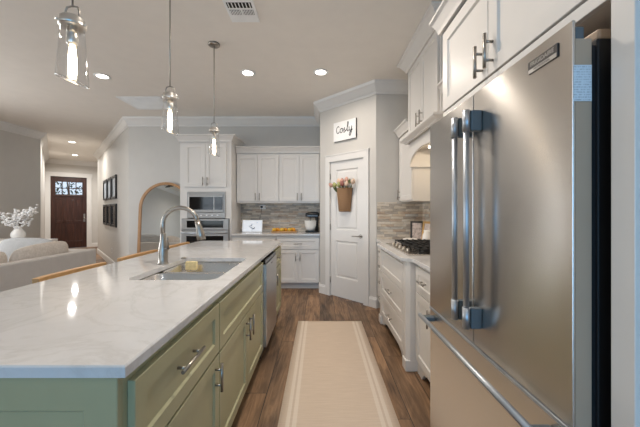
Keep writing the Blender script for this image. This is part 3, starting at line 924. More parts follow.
part('side_panel', MB().box(0.70, 1.378, 1.6015, 1.621, 0.0, 2.26), M['cab'], r)
part('crown_moulding', MB().sweep(cab_crown(2.25, 0.085, 0.05), [(1.37, 0.62), (0.65, 0.62), (0.65, 1.605), (1.37, 1.605)][::-1]), M['cab'], r)
part('crown_backing', MB().box(0.652, 1.378, 0.622, 1.62, 2.2605, 2.335), M['cab'], r)

# ------------------------------------------------------------------ refrigerator
FY0, FYM, FY1 = 0.697, 1.1485, 1.60
r = thing('refrigerator', 'stainless french door refrigerator with bar handles and bottom freezer drawer', 'refrigerator', (0.98, 1.1485, 0))
part('cabinet_body', MB().box(0.652, 1.36, 0.705, 1.592, 0.03, 1.715), M['gasket'], r, 0.004)
part('top_cover', MB().box(0.66, 0.80, 0.71, 1.588, 1.7155, 1.742), M['doorside'], r, 0.006)
part('gasket', MB().box(0.632, 0.652, 0.71, 1.588, 0.09, 1.70), M['gasket'], r)
doors = []
for y0, y1, tag_ in ((FY0, FYM - .0035, 0), (FYM + .0035, FY1, 1)):
    d = part('door', MB().box(0.587, 0.594, y0, y1, 0.80, 1.752), M['steel'], r, 0.0015)
    part('door_liner', MB().box(0.5942, 0.6318, y0 + .001, y1 - .001, 0.801, 1.709), M['doorside'], d)
    doors.append(d)
fz = part('freezer_drawer', MB().box(0.587, 0.594, FY0, FY1, 0.10, 0.786), M['steel'], r, 0.003)
part('drawer_liner', MB().box(0.5942, 0.6318, FY0 + .001, FY1 - .001, 0.101, 0.785), M['doorside'], fz)
for d, y in ((doors[0], 1.098), (doors[1], 1.192)):
    hb = MB(); hb.tube([(0.535, y, 0.93), (0.535, y, 1.62)], 0.0105, 14)
    h = part('handle', hb, M['handle'], d, label='blue-grey steel bar handle')
    for z in (0.878, 1.598):
        hb = MB()
        hb.box(0.548, 0.5865, y - .0125, y + .0125, z, z + .075)
        part('handle_bracket', hb, M['endcap'], d, 0.003)
        part('end_cap', MB().tube([(0.535, y, z - .001), (0.535, y, z + .076)], 0.0135, 16), M['handle'], d)
hb = MB(); hb.tube([(0.528, FY0 + .03, 0.757), (0.528, FY1 - .015, 0.757)], 0.0105, 14)
part('handle', hb, M['handle'], fz)
for y in (FY0 + .05, FY1 - .055):
    part('handle_bracket', MB().box(0.53, 0.5865, y - .02, y + .02, 0.742, 0.764), M['endcap'], fz, 0.004)
part('trim_strip', MB().box(0.583, 0.60, FY0, FY1, 0.7865, 0.7975), M['handle'], r, 0.002)
for y in (FY0 + .02, FY1 - .03):
    part('hinge', MB().box(0.60, 0.622, y - .012, y + .012, 1.7095, 1.742), M['endcap'], r, 0.003)
part('base_grille', MB().box(0.63, 0.66, FY0 + .01, FY1 - .01, 0.005, 0.09), M['gasket'], r)
bd = part('badge', MB().box(0.5835, 0.5868, 0.738, 0.842, 1.688, 1.722), M['darkframe'], doors[0], 0.001, label='dark and silver maker plate')
part('badge_strip', MB().box(0.583, 0.5834, 0.74, 0.84, 1.689, 1.699), M['steelv'], doors[0])
Fb = frame((0.5834, 0.79, 1.7105), (0, -1, 0), (-1, 0, 0))
part('lettering', text_mb('FRIGIDAIRE', 0.0165, Fb), M['steelv'], doors[0], label='silver lettering')
Fb = frame((0.5829, 0.79, 1.694), (0, -1, 0), (-1, 0, 0))
part('lettering', text_mb('PROFESSIONAL', 0.0085, Fb, 0.0002), M['ink'], doors[0], label='small dark lettering')
part('paper_label', MB().box(0.589, 0.631, 0.6965, 0.6972, 1.563, 1.647), M['paper'], doors[0], label='pale printed data label')

# ------------------------------------------------------------------ back run
Ft = frame((0, 4.952, 0), (1, 0, 0), (0, -1, 0))
TX0, TX1 = -2.31, -1.463
r = thing('oven_tower_cabinet', 'tall white cabinet housing microwave and wall oven', 'cabinet', (-1.887, 5.25, 0))
b = MB()
b.box(TX0, -2.282, 4.952, 5.549, 0.1, 2.44); b.box(-1.494, TX1, 4.952, 5.549, 0.1, 2.44)
b.box(-2.282, -1.494, 4.952, 5.549, 1.64, 2.44); b.box(-2.282, -1.494, 4.952, 5.549, 0.1, 0.44)
b.box(-2.282, -1.494, 5.53, 5.549, 0.44, 1.64)
b.box(-2.282, -2.19, 4.952, 4.97, 1.17, 1.64); b.box(-1.56, -1.494, 4.952, 4.97, 1.17, 1.64)
b.box(-2.19, -1.56, 4.952, 4.97, 1.612, 1.64)
part('body', b, M['cab'], r)
part('toe_kick', MB().box(TX0 + .002, TX1 - .002, 5.02, 5.549, 0, 0.1), M['cab'], r)
xm = (TX0 + TX1) / 2
dw = 0.345
door_part(r, 'door', Ft, xm - .345 - .0, 1.69, .343, 0.71, M['cab'], ('v', xm - 0.035, 1.71, 1.85))
door_part(r, 'door', Ft, xm + .002, 1.69, .343, 0.71, M['cab'], ('v', xm + 0.04, 1.71, 1.85))
door_part(r, 'drawer', Ft, TX0 + .04, 0.115, TX1 - TX0 - .08, 0.31, M['cab'], ('h', 0.27, xm - .08, xm + .08))
part('crown_moulding', MB().sweep(cab_crown(2.43, 0.11, 0.075), [(TX0, 5.54), (TX0, 4.93), (TX1, 4.93), (TX1, 5.54)]), M['cab'], r)
part('crown_backing', MB().box(TX0 + .002, TX1 - .002, 4.932, 5.548, 2.4405, 2.535), M['cab'], r)
# microwave
r = thing('microwave', 'built-in stainless microwave above the wall oven', 'microwave', (-1.875, 5.2, 1.2))
part('body', MB().box(-2.13, -1.62, 4.975, 5.4, 1.28, 1.56), M['black'], r)
tk = MB(Ft)
for a, b_, c, d in ((-2.187, -1.563, 1.575, 1.606), (-2.187, -1.563, 1.18, 1.265), (-2.187, -2.16, 1.265, 1.575), (-1.59, -1.563, 1.265, 1.575)):
    tk.box(a, b_, 0.001, 0.018, c, d)
part('trim_kit', tk, M['steela'], r)
part('door', MB(Ft).box(-2.158, -1.745, -0.02, 0.028, 1.27, 1.57), M['steela'], r, 0.004)
part('window', MB(Ft).box(-2.145, -1.75, 0.0282, 0.031, 1.315, 1.525), M['blackglass'], r)
part('control_panel', MB(Ft).box(-1.743, -1.592, -0.02, 0.03, 1.27, 1.57), M['steela'], r, 0.004)
part('display', MB(Ft).box(-1.735, -1.60, 0.0302, 0.032, 1.315, 1.525), M['blackglass'], r)
for k in range(5):
    part('button', MB(Ft).box(-2.06 + k * .09, -2.03 + k * .09, 0.0182, 0.022, 1.215, 1.23), M['vent'], r)
# oven
r = thing('wall_oven', 'stainless wall oven below the microwave in the white tower', 'oven', (-1.887, 5.2, 0.45))
part('body', MB().box(-2.26, -1.515, 4.975, 5.5, 0.46, 1.15), M['black'], r)
part('control_panel', MB(Ft).box(-2.276, -1.50, 0.001, 0.03, 0.985, 1.165), M['steela'], r, 0.004)
part('display', MB(Ft).box(-2.185, -1.59, 0.0302, 0.033, 1.02, 1.135), M['blackglass'], r)
part('door', MB(Ft).box(-2.276, -1.50, 0.001, 0.035, 0.46, 0.978), M['steela'], r, 0.004)
part('window', MB(Ft).box(-2.19, -1.585, 0.0352, 0.038, 0.56, 0.885), M['blackglass'], r)
hb = MB().bar((-2.25, 4.917, 0.935), (-1.525, 4.917, 0.935), (0, -1, 0), 0.012, 0.05, 0.04)
part('handle', hb, M['handle'], r)

# back base cabinets
def base_back(name, label, x0, x1):
    r = thing(name, label, 'cabinet', ((x0 + x1) / 2, 5.25, 0))
    part('body', MB().box(x0, x1, 4.952, 5.536, 0.1, 0.889), M['cab'], r)
    part('toe_kick', MB().box(x0 + .002, x1 - .002, 5.02, 5.536, 0, 0.1), M['cab'], r)
    xm = (x0 + x1) / 2
    door_part(r, 'drawer', Ft, x0 + .012, 0.665, x1 - x0 - .024, 0.185, M['cab'], ('h', 0.755, xm - .07, xm + .07))
    w = (x1 - x0 - .024) / 2
    door_part(r, 'door', Ft, x0 + .012, 0.115, w - .002, 0.54, M['cab'], ('v', xm - 0.035, 0.475, 0.615))
    door_part(r, 'door', Ft, xm + .002, 0.115, w - .002, 0.54, M['cab'], ('v', xm + 0.035, 0.475, 0.615))
base_back('base_cabinet', 'white base cabinet against back wall beside the pantry door corner', -0.72, -0.004)
base_back('base_cabinet', 'white base cabinet against back wall beside the oven tower, behind the island', -1.46, -0.724)
solo('countertop', MB().box(-1.461, -0.002, 4.90, 5.537, 0.89, 0.92), M['quartz'], 'white quartz countertop at the back wall holding the mixer', 'countertop', bevel=0.004)

# back wall cabinets
Fw = frame((0, 5.242, 0), (1, 0, 0), (0, -1, 0))
def upper_back(name, label, x0, x1):
    r = thing(name, label, 'cabinet', ((x0 + x1) / 2, 5.4, 1.43))
    part('body', MB().box(x0, x1, 5.242, 5.549, 1.43, 2.30), M['cab'], r)
    xm = (x0 + x1) / 2; w = (x1 - x0) / 2 - .008
    door_part(r, 'door', Fw, x0 + .006, 1.46, w, 0.80, M['cab'], ('v', xm - 0.035, 1.475, 1.605))
    door_part(r, 'door', Fw, xm + .002, 1.46, w, 0.80, M['cab'], ('v', xm + 0.035, 1.475, 1.605))
    part('crown_moulding', MB().sweep(cab_crown(2.301, 0.105, 0.07), [(x0, 5.222), (x1, 5.222)]), M['cab'], r)
    part('crown_backing', MB().box(x0 + .001, x1 - .001, 5.224, 5.548, 2.3005, 2.405), M['cab'], r)
upper_back('wall_cabinet', 'white two-door wall cabinet beside the pantry corner, above the mixer', -0.715, -0.003)
upper_back('wall_cabinet', 'white two-door wall cabinet beside the oven tower, above the small screen', -1.455, -0.717)

# ------------------------------------------------------------------ things on the back counter
# small screen
r = thing('digital_photo_frame', 'small white screen on a stand on the back counter', 'screen', (-1.2, 5.32, 0.92))
Fd = Matrix.Translation((-1.2, 5.30, 0.921)) @ Matrix.Rotation(R(-10), 4, 'X')
part('frame', MB(Fd).box(-0.178, 0.178, 0, 0.018, 0, 0.215), M['vent'], r, 0.004)
sc_ = part('screen', MB(Fd).box(-0.168, 0.168, -0.0022, -0.0004, 0.01, 0.205), M['screen'], r, label='lit white screen')
sk = MB(Fd)
for a, b_ in (((-0.05, 0.10), (0.0, 0.15)), ((0.0, 0.05), (0.045, 0.09)), ((-0.03, 0.08), (0.05, 0.07))):
    sk.tube([(a[0], -0.004, a[1]), ((a[0] + b_[0]) / 2 + .01, -0.004, (a[1] + b_[1]) / 2 - .01), (b_[0], -0.004, b_[1])], 0.006, 6)
sk.tube([(0.07, -0.004, 0.16), (0.1, -0.004, 0.165)], 0.005, 6)
part('drawing', sk, plain('grey_sketch', (150, 154, 162), 0.6), sc_)
part('stand', MB().box(-1.23, -1.17, 5.345, 5.40, 0.921, 0.96), M['vent'], r)
# outlet with plug
r = thing('wall_outlet', 'wall outlet with black plug in the stone backsplash under the wall cabinet', 'outlet', (-1.06, 5.535, 1.37))
part('plate', MB().box(-1.10, -1.0, 5.530, 5.5375, 1.325, 1.40), M['vent'], r, 0.002)
part('plug', MB().box(-1.09, -1.055, 5.49, 5.5295, 1.35, 1.385), M['black'], r, 0.004, label='black plug')
part('adapter', MB().box(-1.045, -1.005, 5.485, 5.5295, 1.335, 1.39), M['ceramic'], r, 0.004)
part('cord', MB().tube([(-1.073, 5.50, 1.35), (-1.08, 5.50, 1.25), (-1.11, 5.49, 1.1), (-1.14, 5.45, 1.0), (-1.18, 5.40, 0.95)], 0.003, 6), M['black'], r)
# tray of fruit
r = thing('wooden_tray', 'low wooden tray of yellow and orange fruit on the back counter', 'tray', (-0.63, 5.25, 0.9205))
tr = MB(); tr.prism(rrect(-0.85, -0.405, 5.17, 5.33, 0.05), 0.9207, 0.932)
part('base', tr, M['board'], r, 0.003)
rim = MB(); out = rrect(-0.85, -0.405, 5.17, 5.33, 0.05)
rim.tube([(x, y, 0.938) for x, y in out + out[:1]], 0.007, 6)
part('rim', rim, M['board'], r)
fr_pos = [(-0.80, 5.22, 0), (-0.735, 5.25, 1), (-0.665, 5.215, 0), (-0.60, 5.25, 1), (-0.53, 5.22, 0), (-0.46, 5.25, 1), (-0.77, 5.285, 1), (-0.49, 5.285, 0), (-0.63, 5.29, 0)]
fl = ['yellow fruit at the left end of the tray', 'orange fruit second from the left end of the tray', 'yellow fruit left of the centre of the tray, front', 'orange fruit right of the centre of the tray, front',
      'yellow fruit second from the right end of the tray', 'orange fruit at the right end of the tray', 'orange fruit at the back left of the tray', 'yellow fruit at the back right of the tray', 'yellow fruit at the back centre of the tray']
for (x, y, k), lb in zip(fr_pos, fl):
    rr = 0.032 + random.random() * 0.004
    f = MB().ball((0, 0, rr), rr * 1.05, rr, rr, 14, 9)
    o = thing('citrus_fruit', lb, 'fruit', (x, y, 0.9322), 'citrus fruit on the wooden tray')
    XF[o.name] = Matrix.Translation((0, 0, 0))
    part('peel', f, M['orange'] if k else M['lemon'], o)
    part('stem', MB().lathe([(0.004, 2 * rr - .002), (0.003, 2 * rr + .002)], (0, 0, 0), 6), M['branch'], o)
# stand mixer
r = thing('stand_mixer', 'black stand mixer with white bowl in the corner of the back counter', 'mixer', (-0.13, 5.25, 0.92))
part('base', MB().prism(rrect(-0.255, -0.02, 5.16, 5.34, 0.07), 0.9205, 0.95), M['black'], r, 0.008, 3)
part('column', MB().loft([[(x, y, z) for x, y in rrect(-0.09 + a, -0.025, 5.20 + b_, 5.30 - b_, 0.03)] for z, a, b_ in ((0.95, 0, 0), (1.05, .012, .005), (1.15, .008, .003), (1.19, 0, 0))]), M['black'], r)
hd = []
for x, w_, z in ((-0.255, .018, 1.225), (-0.25, .038, 1.225), (-0.2, .056, 1.225), (-0.1, .062, 1.228), (-0.04, .055, 1.23), (-0.015, .035, 1.23), (-0.01, .015, 1.23)):
    hd.append([(x, 5.25 + w_ * math.cos(2 * PI * a / 18), z + w_ * 0.85 * math.sin(2 * PI * a / 18)) for a in range(18)])
part('motor_head', MB().loft(hd), M['black'], r)
part('trim_band', MB().box(-0.22, -0.04, 5.186, 5.314, 1.205, 1.212), M['handle'], r)
part('bowl', MB().lathe([(0.045, 0.952), (0.06, 0.956), (0.085, 0.985), (0.102, 1.04), (0.108, 1.12), (0.112, 1.128), (0.105, 1.126), (0.098, 1.04), (0.08, 0.99), (0.0, 0.965)], (-0.165, 5.25, 0), 28), M['ceramic'], r, label='white mixing bowl')
part('beater', MB().tube([(-0.165, 5.25, 1.18), (-0.165, 5.25, 1.05)], [0.01, 0.006], 8), M['nickel'], r)

# ------------------------------------------------------------------ things on the right counter
def leaning_frame(name, label, c, w, h, tilt, rz, fm, am, fw=0.02):
    r = thing(name, label, 'picture', c)
    Fm = Matrix.Translation(c) @ Matrix.Rotation(rz, 4, 'Z') @ Matrix.Rotation(tilt, 4, 'X')
    f = MB(Fm)
    for a, b_, cc, d in ((-w / 2, w / 2, 0, fw), (-w / 2, w / 2, h - fw, h), (-w / 2, -w / 2 + fw, fw, h - fw), (w / 2 - fw, w / 2, fw, h - fw)):
        f.box(a, b_, 0, 0.016, cc, d)
    part('frame', f, fm, r, 0.002)
    part('print', MB(Fm).box(-w / 2 + fw, w / 2 - fw, 0.006, 0.012, fw, h - fw), am, r)
leaning_frame('picture_frame', 'dark grey photo frame leaning in the corner behind the cooktop', (1.24, 3.84, 0.921), 0.16, 0.25, R(-12), R(-18), M['darkframe'], M['photo'], 0.022)
leaning_frame('picture_frame', 'gold photo frame leaning against the tile right of the dark frame', (1.31, 3.72, 0.921), 0.15, 0.25, R(-8), R(-62), M['gold'], M['photo'], 0.028)
r = thing('butter_dish', 'white lidded dish on the right counter behind the cooktop', 'dish', (1.07, 3.56, 0.92))
part('plate', MB().prism(rrect(0.975, 1.165, 3.50, 3.62, 0.03), 0.9205, 0.932), M['ceramic'], r, 0.004)
part('lid', MB().prism(rrect(0.99, 1.15, 3.515, 3.605, 0.03), 0.933, 0.975), M['ceramic'], r, 0.012, 3)
r = thing('ceramic_pitcher', 'white ceramic pitcher behind the cooktop, half hidden by the fridge', 'pitcher', (1.25, 3.50, 0.92))
part('body', MB().lathe([(0.035, 0), (0.05, 0.01), (0.058, 0.05), (0.05, 0.1), (0.036, 0.13), (0.04, 0.155), (0.036, 0.154), (0.03, 0.13), (0.0, 0.03)], (1.25, 3.50, 0.9205), 24), M['ceramic'], r)
part('handle', MB().tube([(1.30, 3.50, 1.0), (1.33, 3.50, 1.03), (1.325, 3.50, 1.06), (1.29, 3.50, 1.06)], 0.006, 8), M['ceramic'], r)

# ------------------------------------------------------------------ pantry wall: sign and door basket
uc = (0.75 - 0.376) * SQ
r = thing('word_sign', 'small white canvas sign with black script above the pantry door', 'sign', tuple(PM @ Vector((uc, 0, 2.47))))
XF[r.name] = Matrix.Translation(r.location)
part('panel', MB(PM).box(uc - .21, uc + .21, 0.026, 0.03, 2.33, 2.61), M['signwhite'], r)
part('backing', MB(PM).box(uc - .211, uc + .211, 0.001, 0.0258, 2.329, 2.611), M['darkframe'], r, label='dark wooden box edge')
def stroke(pts, n=6):
    # Catmull-Rom smoothing
    P = [pts[0]] + pts + [pts[-1]]; o = []
    for i in range(1, len(P) - 2):
        for k in range(n):
            t = k / n
            o.append(tuple(0.5 * ((2 * P[i][j]) + (-P[i - 1][j] + P[i + 1][j]) * t + (2 * P[i - 1][j] - 5 * P[i][j] + 4 * P[i + 1][j] - P[i + 2][j]) * t * t
                                  + (-P[i - 1][j] + 3 * P[i][j] - 3 * P[i + 1][j] + P[i + 2][j]) * t ** 3) for j in range(2)))
    o.append(pts[-1]); return o
letters = {
    'c': [[(0.055, 0.085), (0.04, 0.10), (0.015, 0.085), (0.005, 0.045), (0.018, 0.008), (0.04, 0.005), (0.06, 0.025)]],
    'o': [[(0.035, 0.065), (0.012, 0.055), (0.005, 0.03), (0.018, 0.004), (0.04, 0.012), (0.046, 0.04), (0.035, 0.065), (0.055, 0.055)]],
    's': [[(0.0, 0.02), (0.03, 0.068), (0.022, 0.045), (0.038, 0.022), (0.028, 0.003), (0.006, 0.008)], [(0.028, 0.003), (0.055, 0.025)]],
    'l': [[(0.0, 0.02), (0.03, 0.08), (0.038, 0.125), (0.025, 0.13), (0.018, 0.06), (0.022, 0.008), (0.045, 0.02)]],
    'y': [[(0.0, 0.065), (0.004, 0.02), (0.022, 0.008), (0.042, 0.03), (0.048, 0.068)], [(0.048, 0.068), (0.04, 0.0), (0.022, -0.055), (0.004, -0.05), (0.012, -0.02), (0.06, 0.02)]],
}
lb = MB(PM)
x = uc - 0.155
for ch, adv in (('c', .068), ('o', .058), ('s', .058), ('l', .05), ('y', .07)):
    for st_ in letters[ch]:
        lb.tube([(x + px * 1.05, 0.0315, 2.44 + pz * 1.05) for px, pz in stroke(st_)], 0.0052, 6)
    x += adv * 1.05
part('lettering', lb, M['ink'], r, label='black script lettering')

bu = (0.75 - 0.383) * SQ
bm_ = PM @ Matrix.Translation((bu, -0.006, 0))
r = thing('door_basket', 'brown woven half basket hanging on the white pantry door', 'basket', tuple(bm_ @ Vector((0, 0.05, 1.29))))
XF[r.name] = Matrix.Translation(r.location)
def half(rx, ry, z, n=18):
    return [(rx * math.cos(PI * k / n), 0.002 + ry * math.sin(PI * k / n), z) for k in range(n + 1)]
prof = [(0.098, 0.075, 1.285), (0.104, 0.085, 1.30), (0.118, 0.1, 1.45), (0.136, 0.112, 1.6), (0.138, 0.114, 1.625)]
inner = [(0.128, 0.104, 1.625), (0.105, 0.09, 1.45)]
bk = MB(bm_); bk.loft([half(*p_) for p_ in prof + inner], True, True, True, True)
part('body', bk, M['wicker'], r)
rm = MB(bm_); rm.tube(half(0.136, 0.112, 1.622), 0.008, 8); part('rim', rm, M['wicker'], r)
hk = MB(bm_); hk.tube([(0, 0.004, 1.62), (0, 0.004, 1.70), (0, 0.002, 1.72)], 0.003, 6); part('hanger', hk, M['branch'], r)
def tulip(px, py, z, ang, tilt, mat, name, label, size=1.0):
    base = bm_ @ Vector((px, py, 1.56))
    tip = bm_ @ Vector((px + math.sin(ang) * tilt, py + math.cos(ang) * tilt * 0.4 + .01, z))
    o = thing(name, label, 'flower', tuple(base), 'tulips in the door basket')
    XF[o.name] = Matrix.Translation(base)
    part('stem', MB().tube([base, (base + tip) / 2 + Vector((0, 0, .02)), tip], 0.004, 6), M['leaf'], o)
    d = (tip - base).normalized()
    q = Vector((0, 0, 1)).rotation_difference(d).to_matrix().to_4x4()
    bl = MB(Matrix.Translation(tip) @ q).lathe([(0.006, -0.005), (0.024 * size, 0.012), (0.028 * size, 0.03), (0.022 * size, 0.05), (0.010, 0.062 * size)], (0, 0, 0), 10)
    part('bloom', bl, mat, o)
    lf = MB(Matrix.Translation(base) @ q).loft([[(0.012 * w_, 0.004, z_), (0, 0.010, z_), (-0.012 * w_, 0.004, z_), (0, 0.002, z_)] for z_, w_ in ((0.02, .6), (0.06, 1.2), (0.1, .9), (0.13, .1))])
    part('leaf', lf, M['leaf'], o)
spec = [(-0.09, 0.05, 1.66, -1.4, 0.11, 'tulip', 'pink tulip drooping at the left end of the door basket'),
        (-0.072, 0.085, 1.645, -1.0, 0.035, 'tulip4', 'greenish tulip at front left of the door basket'),
        (-0.05, 0.035, 1.70, -0.6, 0.035, 'tulip2', 'cream tulip left of the middle of the door basket'),
        (-0.03, 0.088, 1.64, 0, 0.005, 'tulip4', 'greenish tulip low at front middle of the door basket'),
        (0.0, 0.04, 1.70, -0.3, 0.02, 'tulip', 'pink tulip standing tall in the middle of the door basket'),
        (0.025, 0.088, 1.655, 0.2, 0.01, 'tulip3', 'dark red tulip right of the middle of the door basket'),
        (0.055, 0.03, 1.715, 0.5, 0.02, 'tulip', 'pink tulip tallest at right back of the door basket'),
        (0.075, 0.075, 1.65, 0.9, 0.03, 'tulip2', 'cream tulip at front right of the door basket'),
        (0.10, 0.03, 1.685, 1.3, 0.07, 'tulip2', 'cream tulip leaning out at the right end of the door basket')]
for px, py, z, a, tl, mt, lb_ in spec:
    tulip(px, py, z, a, tl, M[mt], 'tulip', lb_, 1.2)
spr = thing('leafy_sprig', 'green curved sprig hanging over the right rim of the door basket', 'flower', tuple(bm_ @ Vector((0.09, 0.05, 1.6))))
XF[spr.name] = Matrix.Translation(spr.location)
sp = MB(bm_); sp.tube([(0.09, 0.05, 1.58), (0.11, 0.06, 1.70), (0.14, 0.07, 1.74), (0.155, 0.08, 1.68)], [0.004, 0.004, 0.006, 0.003], 6)
part('stem', sp, M['leaf'], spr)
sl = MB(bm_)
for q in ((0.12, 0.065, 1.72), (0.145, 0.075, 1.735), (0.153, 0.08, 1.70)): sl.ball(q, 0.014, 0.008, 0.02, 8, 6)
part('leaf', sl, M['leaf'], spr)

# ------------------------------------------------------------------ rug
rx, ry = (RUG[0] + RUG[1]) / 2, (RUG[2] + RUG[3]) / 2
rg = MB()
nx, ny = 10, 60
def rz_(x, y): return 0.0085 + 0.0015 * math.sin(y * 3.1) * math.sin(x * 5)
top = [[(RUG[0] + (RUG[1] - RUG[0]) * i / nx, RUG[2] + (RUG[3] - RUG[2]) * j / ny) for i in range(nx + 1)] for j in range(ny + 1)]
rg.loft([[(x, y, 0.002 + rz_(x, y)) for x, y in row] + [(x, y, 0.0012) for x, y in row[::-1]] for row in top], True, True, True)
rug = solo('runner_rug', rg, M['rug'], 'beige woven runner rug on the dark wood floor', 'rug', (rx, ry, 0))
XF[rug.name] = Matrix.Translation((rx, ry, 0))
hem = MB(); hem.tube([(RUG[0], RUG[3], 0.0065), (RUG[1], RUG[3], 0.0065)], 0.005, 6)
part('hem', hem, plain('rug_hem', (196, 178, 156), 0.95), rug)

# ------------------------------------------------------------------ pendants
def pendant(x, y, label):
    r = thing('pendant_light', label, 'pendant', (x, y, H), 'glass pendants over the island')
    part('canopy', MB().lathe([(0.06, 0), (0.06, -0.012), (0.05, -0.02), (0.012, -0.024)], (x, y, H - .001), 24), M['nickel'], r)
    part('rod', MB().tube([(x, y, H - .02), (x, y, 2.2)], 0.0045, 8), M['nickel'], r)
    yk = MB()
    yk.tube([(x - .03, y, 2.12), (x - .03, y, 2.18), (x - .024, y, 2.198), (x, y, 2.204), (x + .024, y, 2.198), (x + .03, y, 2.18), (x + .03, y, 2.12)], 0.004, 8)
    part('yoke', yk, M['nickel'], r)
    cl = MB(); cl.lathe([(0.03, 2.11), (0.049, 2.11), (0.051, 2.116), (0.051, 2.124), (0.046, 2.128), (0.046, 2.146), (0.04, 2.152), (0.02, 2.154), (0.012, 2.165)], (x, y, 0), 24)
    for a in range(3):
        cl.tube([(x + .045 * math.cos(a * 2.1), y + .045 * math.sin(a * 2.1), 2.118), (x + .062 * math.cos(a * 2.1), y + .062 * math.sin(a * 2.1), 2.118)], 0.005, 8)
    part('collar', cl, M['bright'], r)
    sh = lambda a, b, z: -a * 0.34 if z < 1.9 else (-a * 0.17 if z < 1.95 else 0)
    gp = [(0.043, 2.112), (0.046, 2.06), (0.052, 1.98), (0.058, 1.90), (0.059, 1.875)]
    g = part('glass_shade', MB().lathe(gp, (x, y, 0), 32, False, False, shear=sh), M['pglass'], r, label='clear glass shade with slanted rim')
    part('glass_rim', MB().tube([(x + .059 * math.cos(2 * PI * a / 32), y + .059 * math.sin(2 * PI * a / 32), 1.875 - .059 * math.cos(2 * PI * a / 32) * 0.34) for a in range(33)], 0.0022, 6), M['rimglass'], g)
    part('socket', MB().lathe([(0.02, 2.11), (0.022, 2.04), (0.016, 2.03)], (x, y, 0), 16), M['bright'], r)
    part('bulb', MB().lathe([(0.010, 2.03), (0.013, 2.01), (0.016, 1.97), (0.016, 1.91), (0.012, 1.89), (0.004, 1.883)], (x, y, 0), 16), M['bulb'], r, label='glowing tubular bulb')
    return r
p1 = pendant(-1.085, 1.315, 'nearest glass pendant, hanging over the near end of the island')
dup(p1, (-1.085, 2.17, H), 'middle glass pendant over the island, in front of the arched mirror')
dup(p1, (-1.085, 3.073, H), 'farthest glass pendant, in front of the oven tower')

# ------------------------------------------------------------------ recessed lights
def downlight(x, y, label=None, power=DOWNLIGHT_W, col=DOWNLIGHT_COL):
    r = thing('recessed_light', label, 'ceiling light', (x, y, H), 'recessed ceiling lights')
    part('trim_ring', MB().lathe([(0.062, -0.001), (0.092, -0.001), (0.092, -0.006), (0.085, -0.009), (0.062, -0.004)], (x, y, H), 28, False, False), M['vent'], r)
    part('lens', MB().lathe([(0.066, -0.0005), (0.064, -0.0045), (0.0, -0.005)], (x, y, H), 24), M['lens'], r, label='lit lens')
    d = bpy.data.lights.new('downlight', 'AREA'); d.shape = 'DISK'; d.size = 0.12; d.energy = power; d.color = col
    d.spread = R(162 if y > 3 else 145)
    o = bpy.data.objects.new('downlight', d); C.objects.link(o); o.parent = r; o.location = (0, 0, -0.012)
    return r
downlight(0.01, 3.70, 'recessed ceiling light nearest the angled pantry wall', 17)
downlight(-0.894, 3.72, 'recessed ceiling light between farthest pendant and pantry wall', 10)
downlight(-2.765, 3.81, 'recessed ceiling light beside the nearest pendant, over the living side', 4)
downlight(-6.20, 7.50, 'nearer recessed ceiling light in the entry hall', 32, (1.0, 0.98, 0.94))
downlight(-7.57, 9.27, 'farther recessed ceiling light, just before the entry door', 60, (1.0, 0.98, 0.94))
downlight(-0.2, 1.75, 'added unseen recessed ceiling light above the rug and fridge', 26)  # this and the following downlights are out of view, added for illumination
downlight(0.05, -0.4, 'added unseen recessed ceiling light behind the camera on the aisle', 4)
downlight(-0.9, -1.2, 'added unseen recessed ceiling light behind the camera off the island end', 1)
downlight(-2.83, 1.7, 'added unseen recessed ceiling light over the living side nearer the windows', 4)
downlight(-4.9, 3.4, 'added unseen recessed ceiling light above the sofa', 10)
downlight(-4.9, -0.9, 'added unseen recessed ceiling light at the living room windows', 14)

# ceiling register and return grille
VK = 0.977
r = thing('ceiling_vent', 'white ceiling air register with dark slots near the pendants', 'vent', (-0.665, 2.54, H))
part('frame', MB().box(-0.79, -0.542, 2.345, 2.70, H - 0.012, H - 0.0005), M['vent'], r, 0.003)
for x0, x1, y0, y1 in ((-0.767, -0.565, 2.44, 2.505), (-0.767, -0.674, 2.53, 2.595), (-0.657, -0.565, 2.53, 2.595)):
    part('slot', MB().box(x0, x1, y0, y1, H - 0.0135, H - 0.0118), M['gap'], r, label='dark opening')
    for k in range(7):
        x = x0 + (x1 - x0) * (k + .5) / 7
        part('louver', MB().box(x - .0035, x + .0035, y0, y1, H - 0.017, H - 0.0137), M['vent'], r)
r = thing('return_grille', 'large white return air grille in the ceiling over the living side', 'vent', (-2.73, 4.79, H))
part('frame', MB().box(-3.06, -2.39, 4.49, 5.05, H - 0.012, H - 0.0005), M['vent'], r, 0.003)
lv = MB()
for k in range(24):
    y = 4.54 + k * 0.0195
    lv.box(-3.01, -2.44, y, y + 0.009, H - 0.016, H - 0.0122)
part('louvers', lv, M['vent'], r)['kind'] = 'stuff'

# ------------------------------------------------------------------ mirror leaning on the back wall
mw, mh = 0.95, 1.82
r = thing('arched_mirror', 'tall arched mirror with light wood frame leaning on the back wall', 'mirror', (-2.82, 5.40, 0))
Fm = Matrix.Translation((-2.82, 5.40, 0)) @ Matrix.Rotation(R(-3.6), 4, 'X')
def arch(w, h0, h1, n=24):
    rr = w / 2
    return [(rr, h0)] + [(rr * math.cos(PI * k / n), h1 - rr + rr * math.sin(PI * k / n)) for k in range(n + 1)] + [(-rr, h0)]
fo = arch(mw, 0.0, mh); fi = arch(mw - 0.09, 0.045, mh - 0.045)
mb = MB(Fm)
rings = []
mb.loft([[(x, y, z) for x, z in pts] for pts, y in ((fo, 0.0), (fo, -0.035), (fi, -0.035), (fi, 0.0), (fo, 0.0))], False, False, False)
part('frame', mb, M['mirrorwood'], r)
part('glass', MB(Fm).xprism(arch(mw - 0.088, 0.044, mh - 0.044), -0.018, -0.012), M['mirror'], r, label='mirror glass')
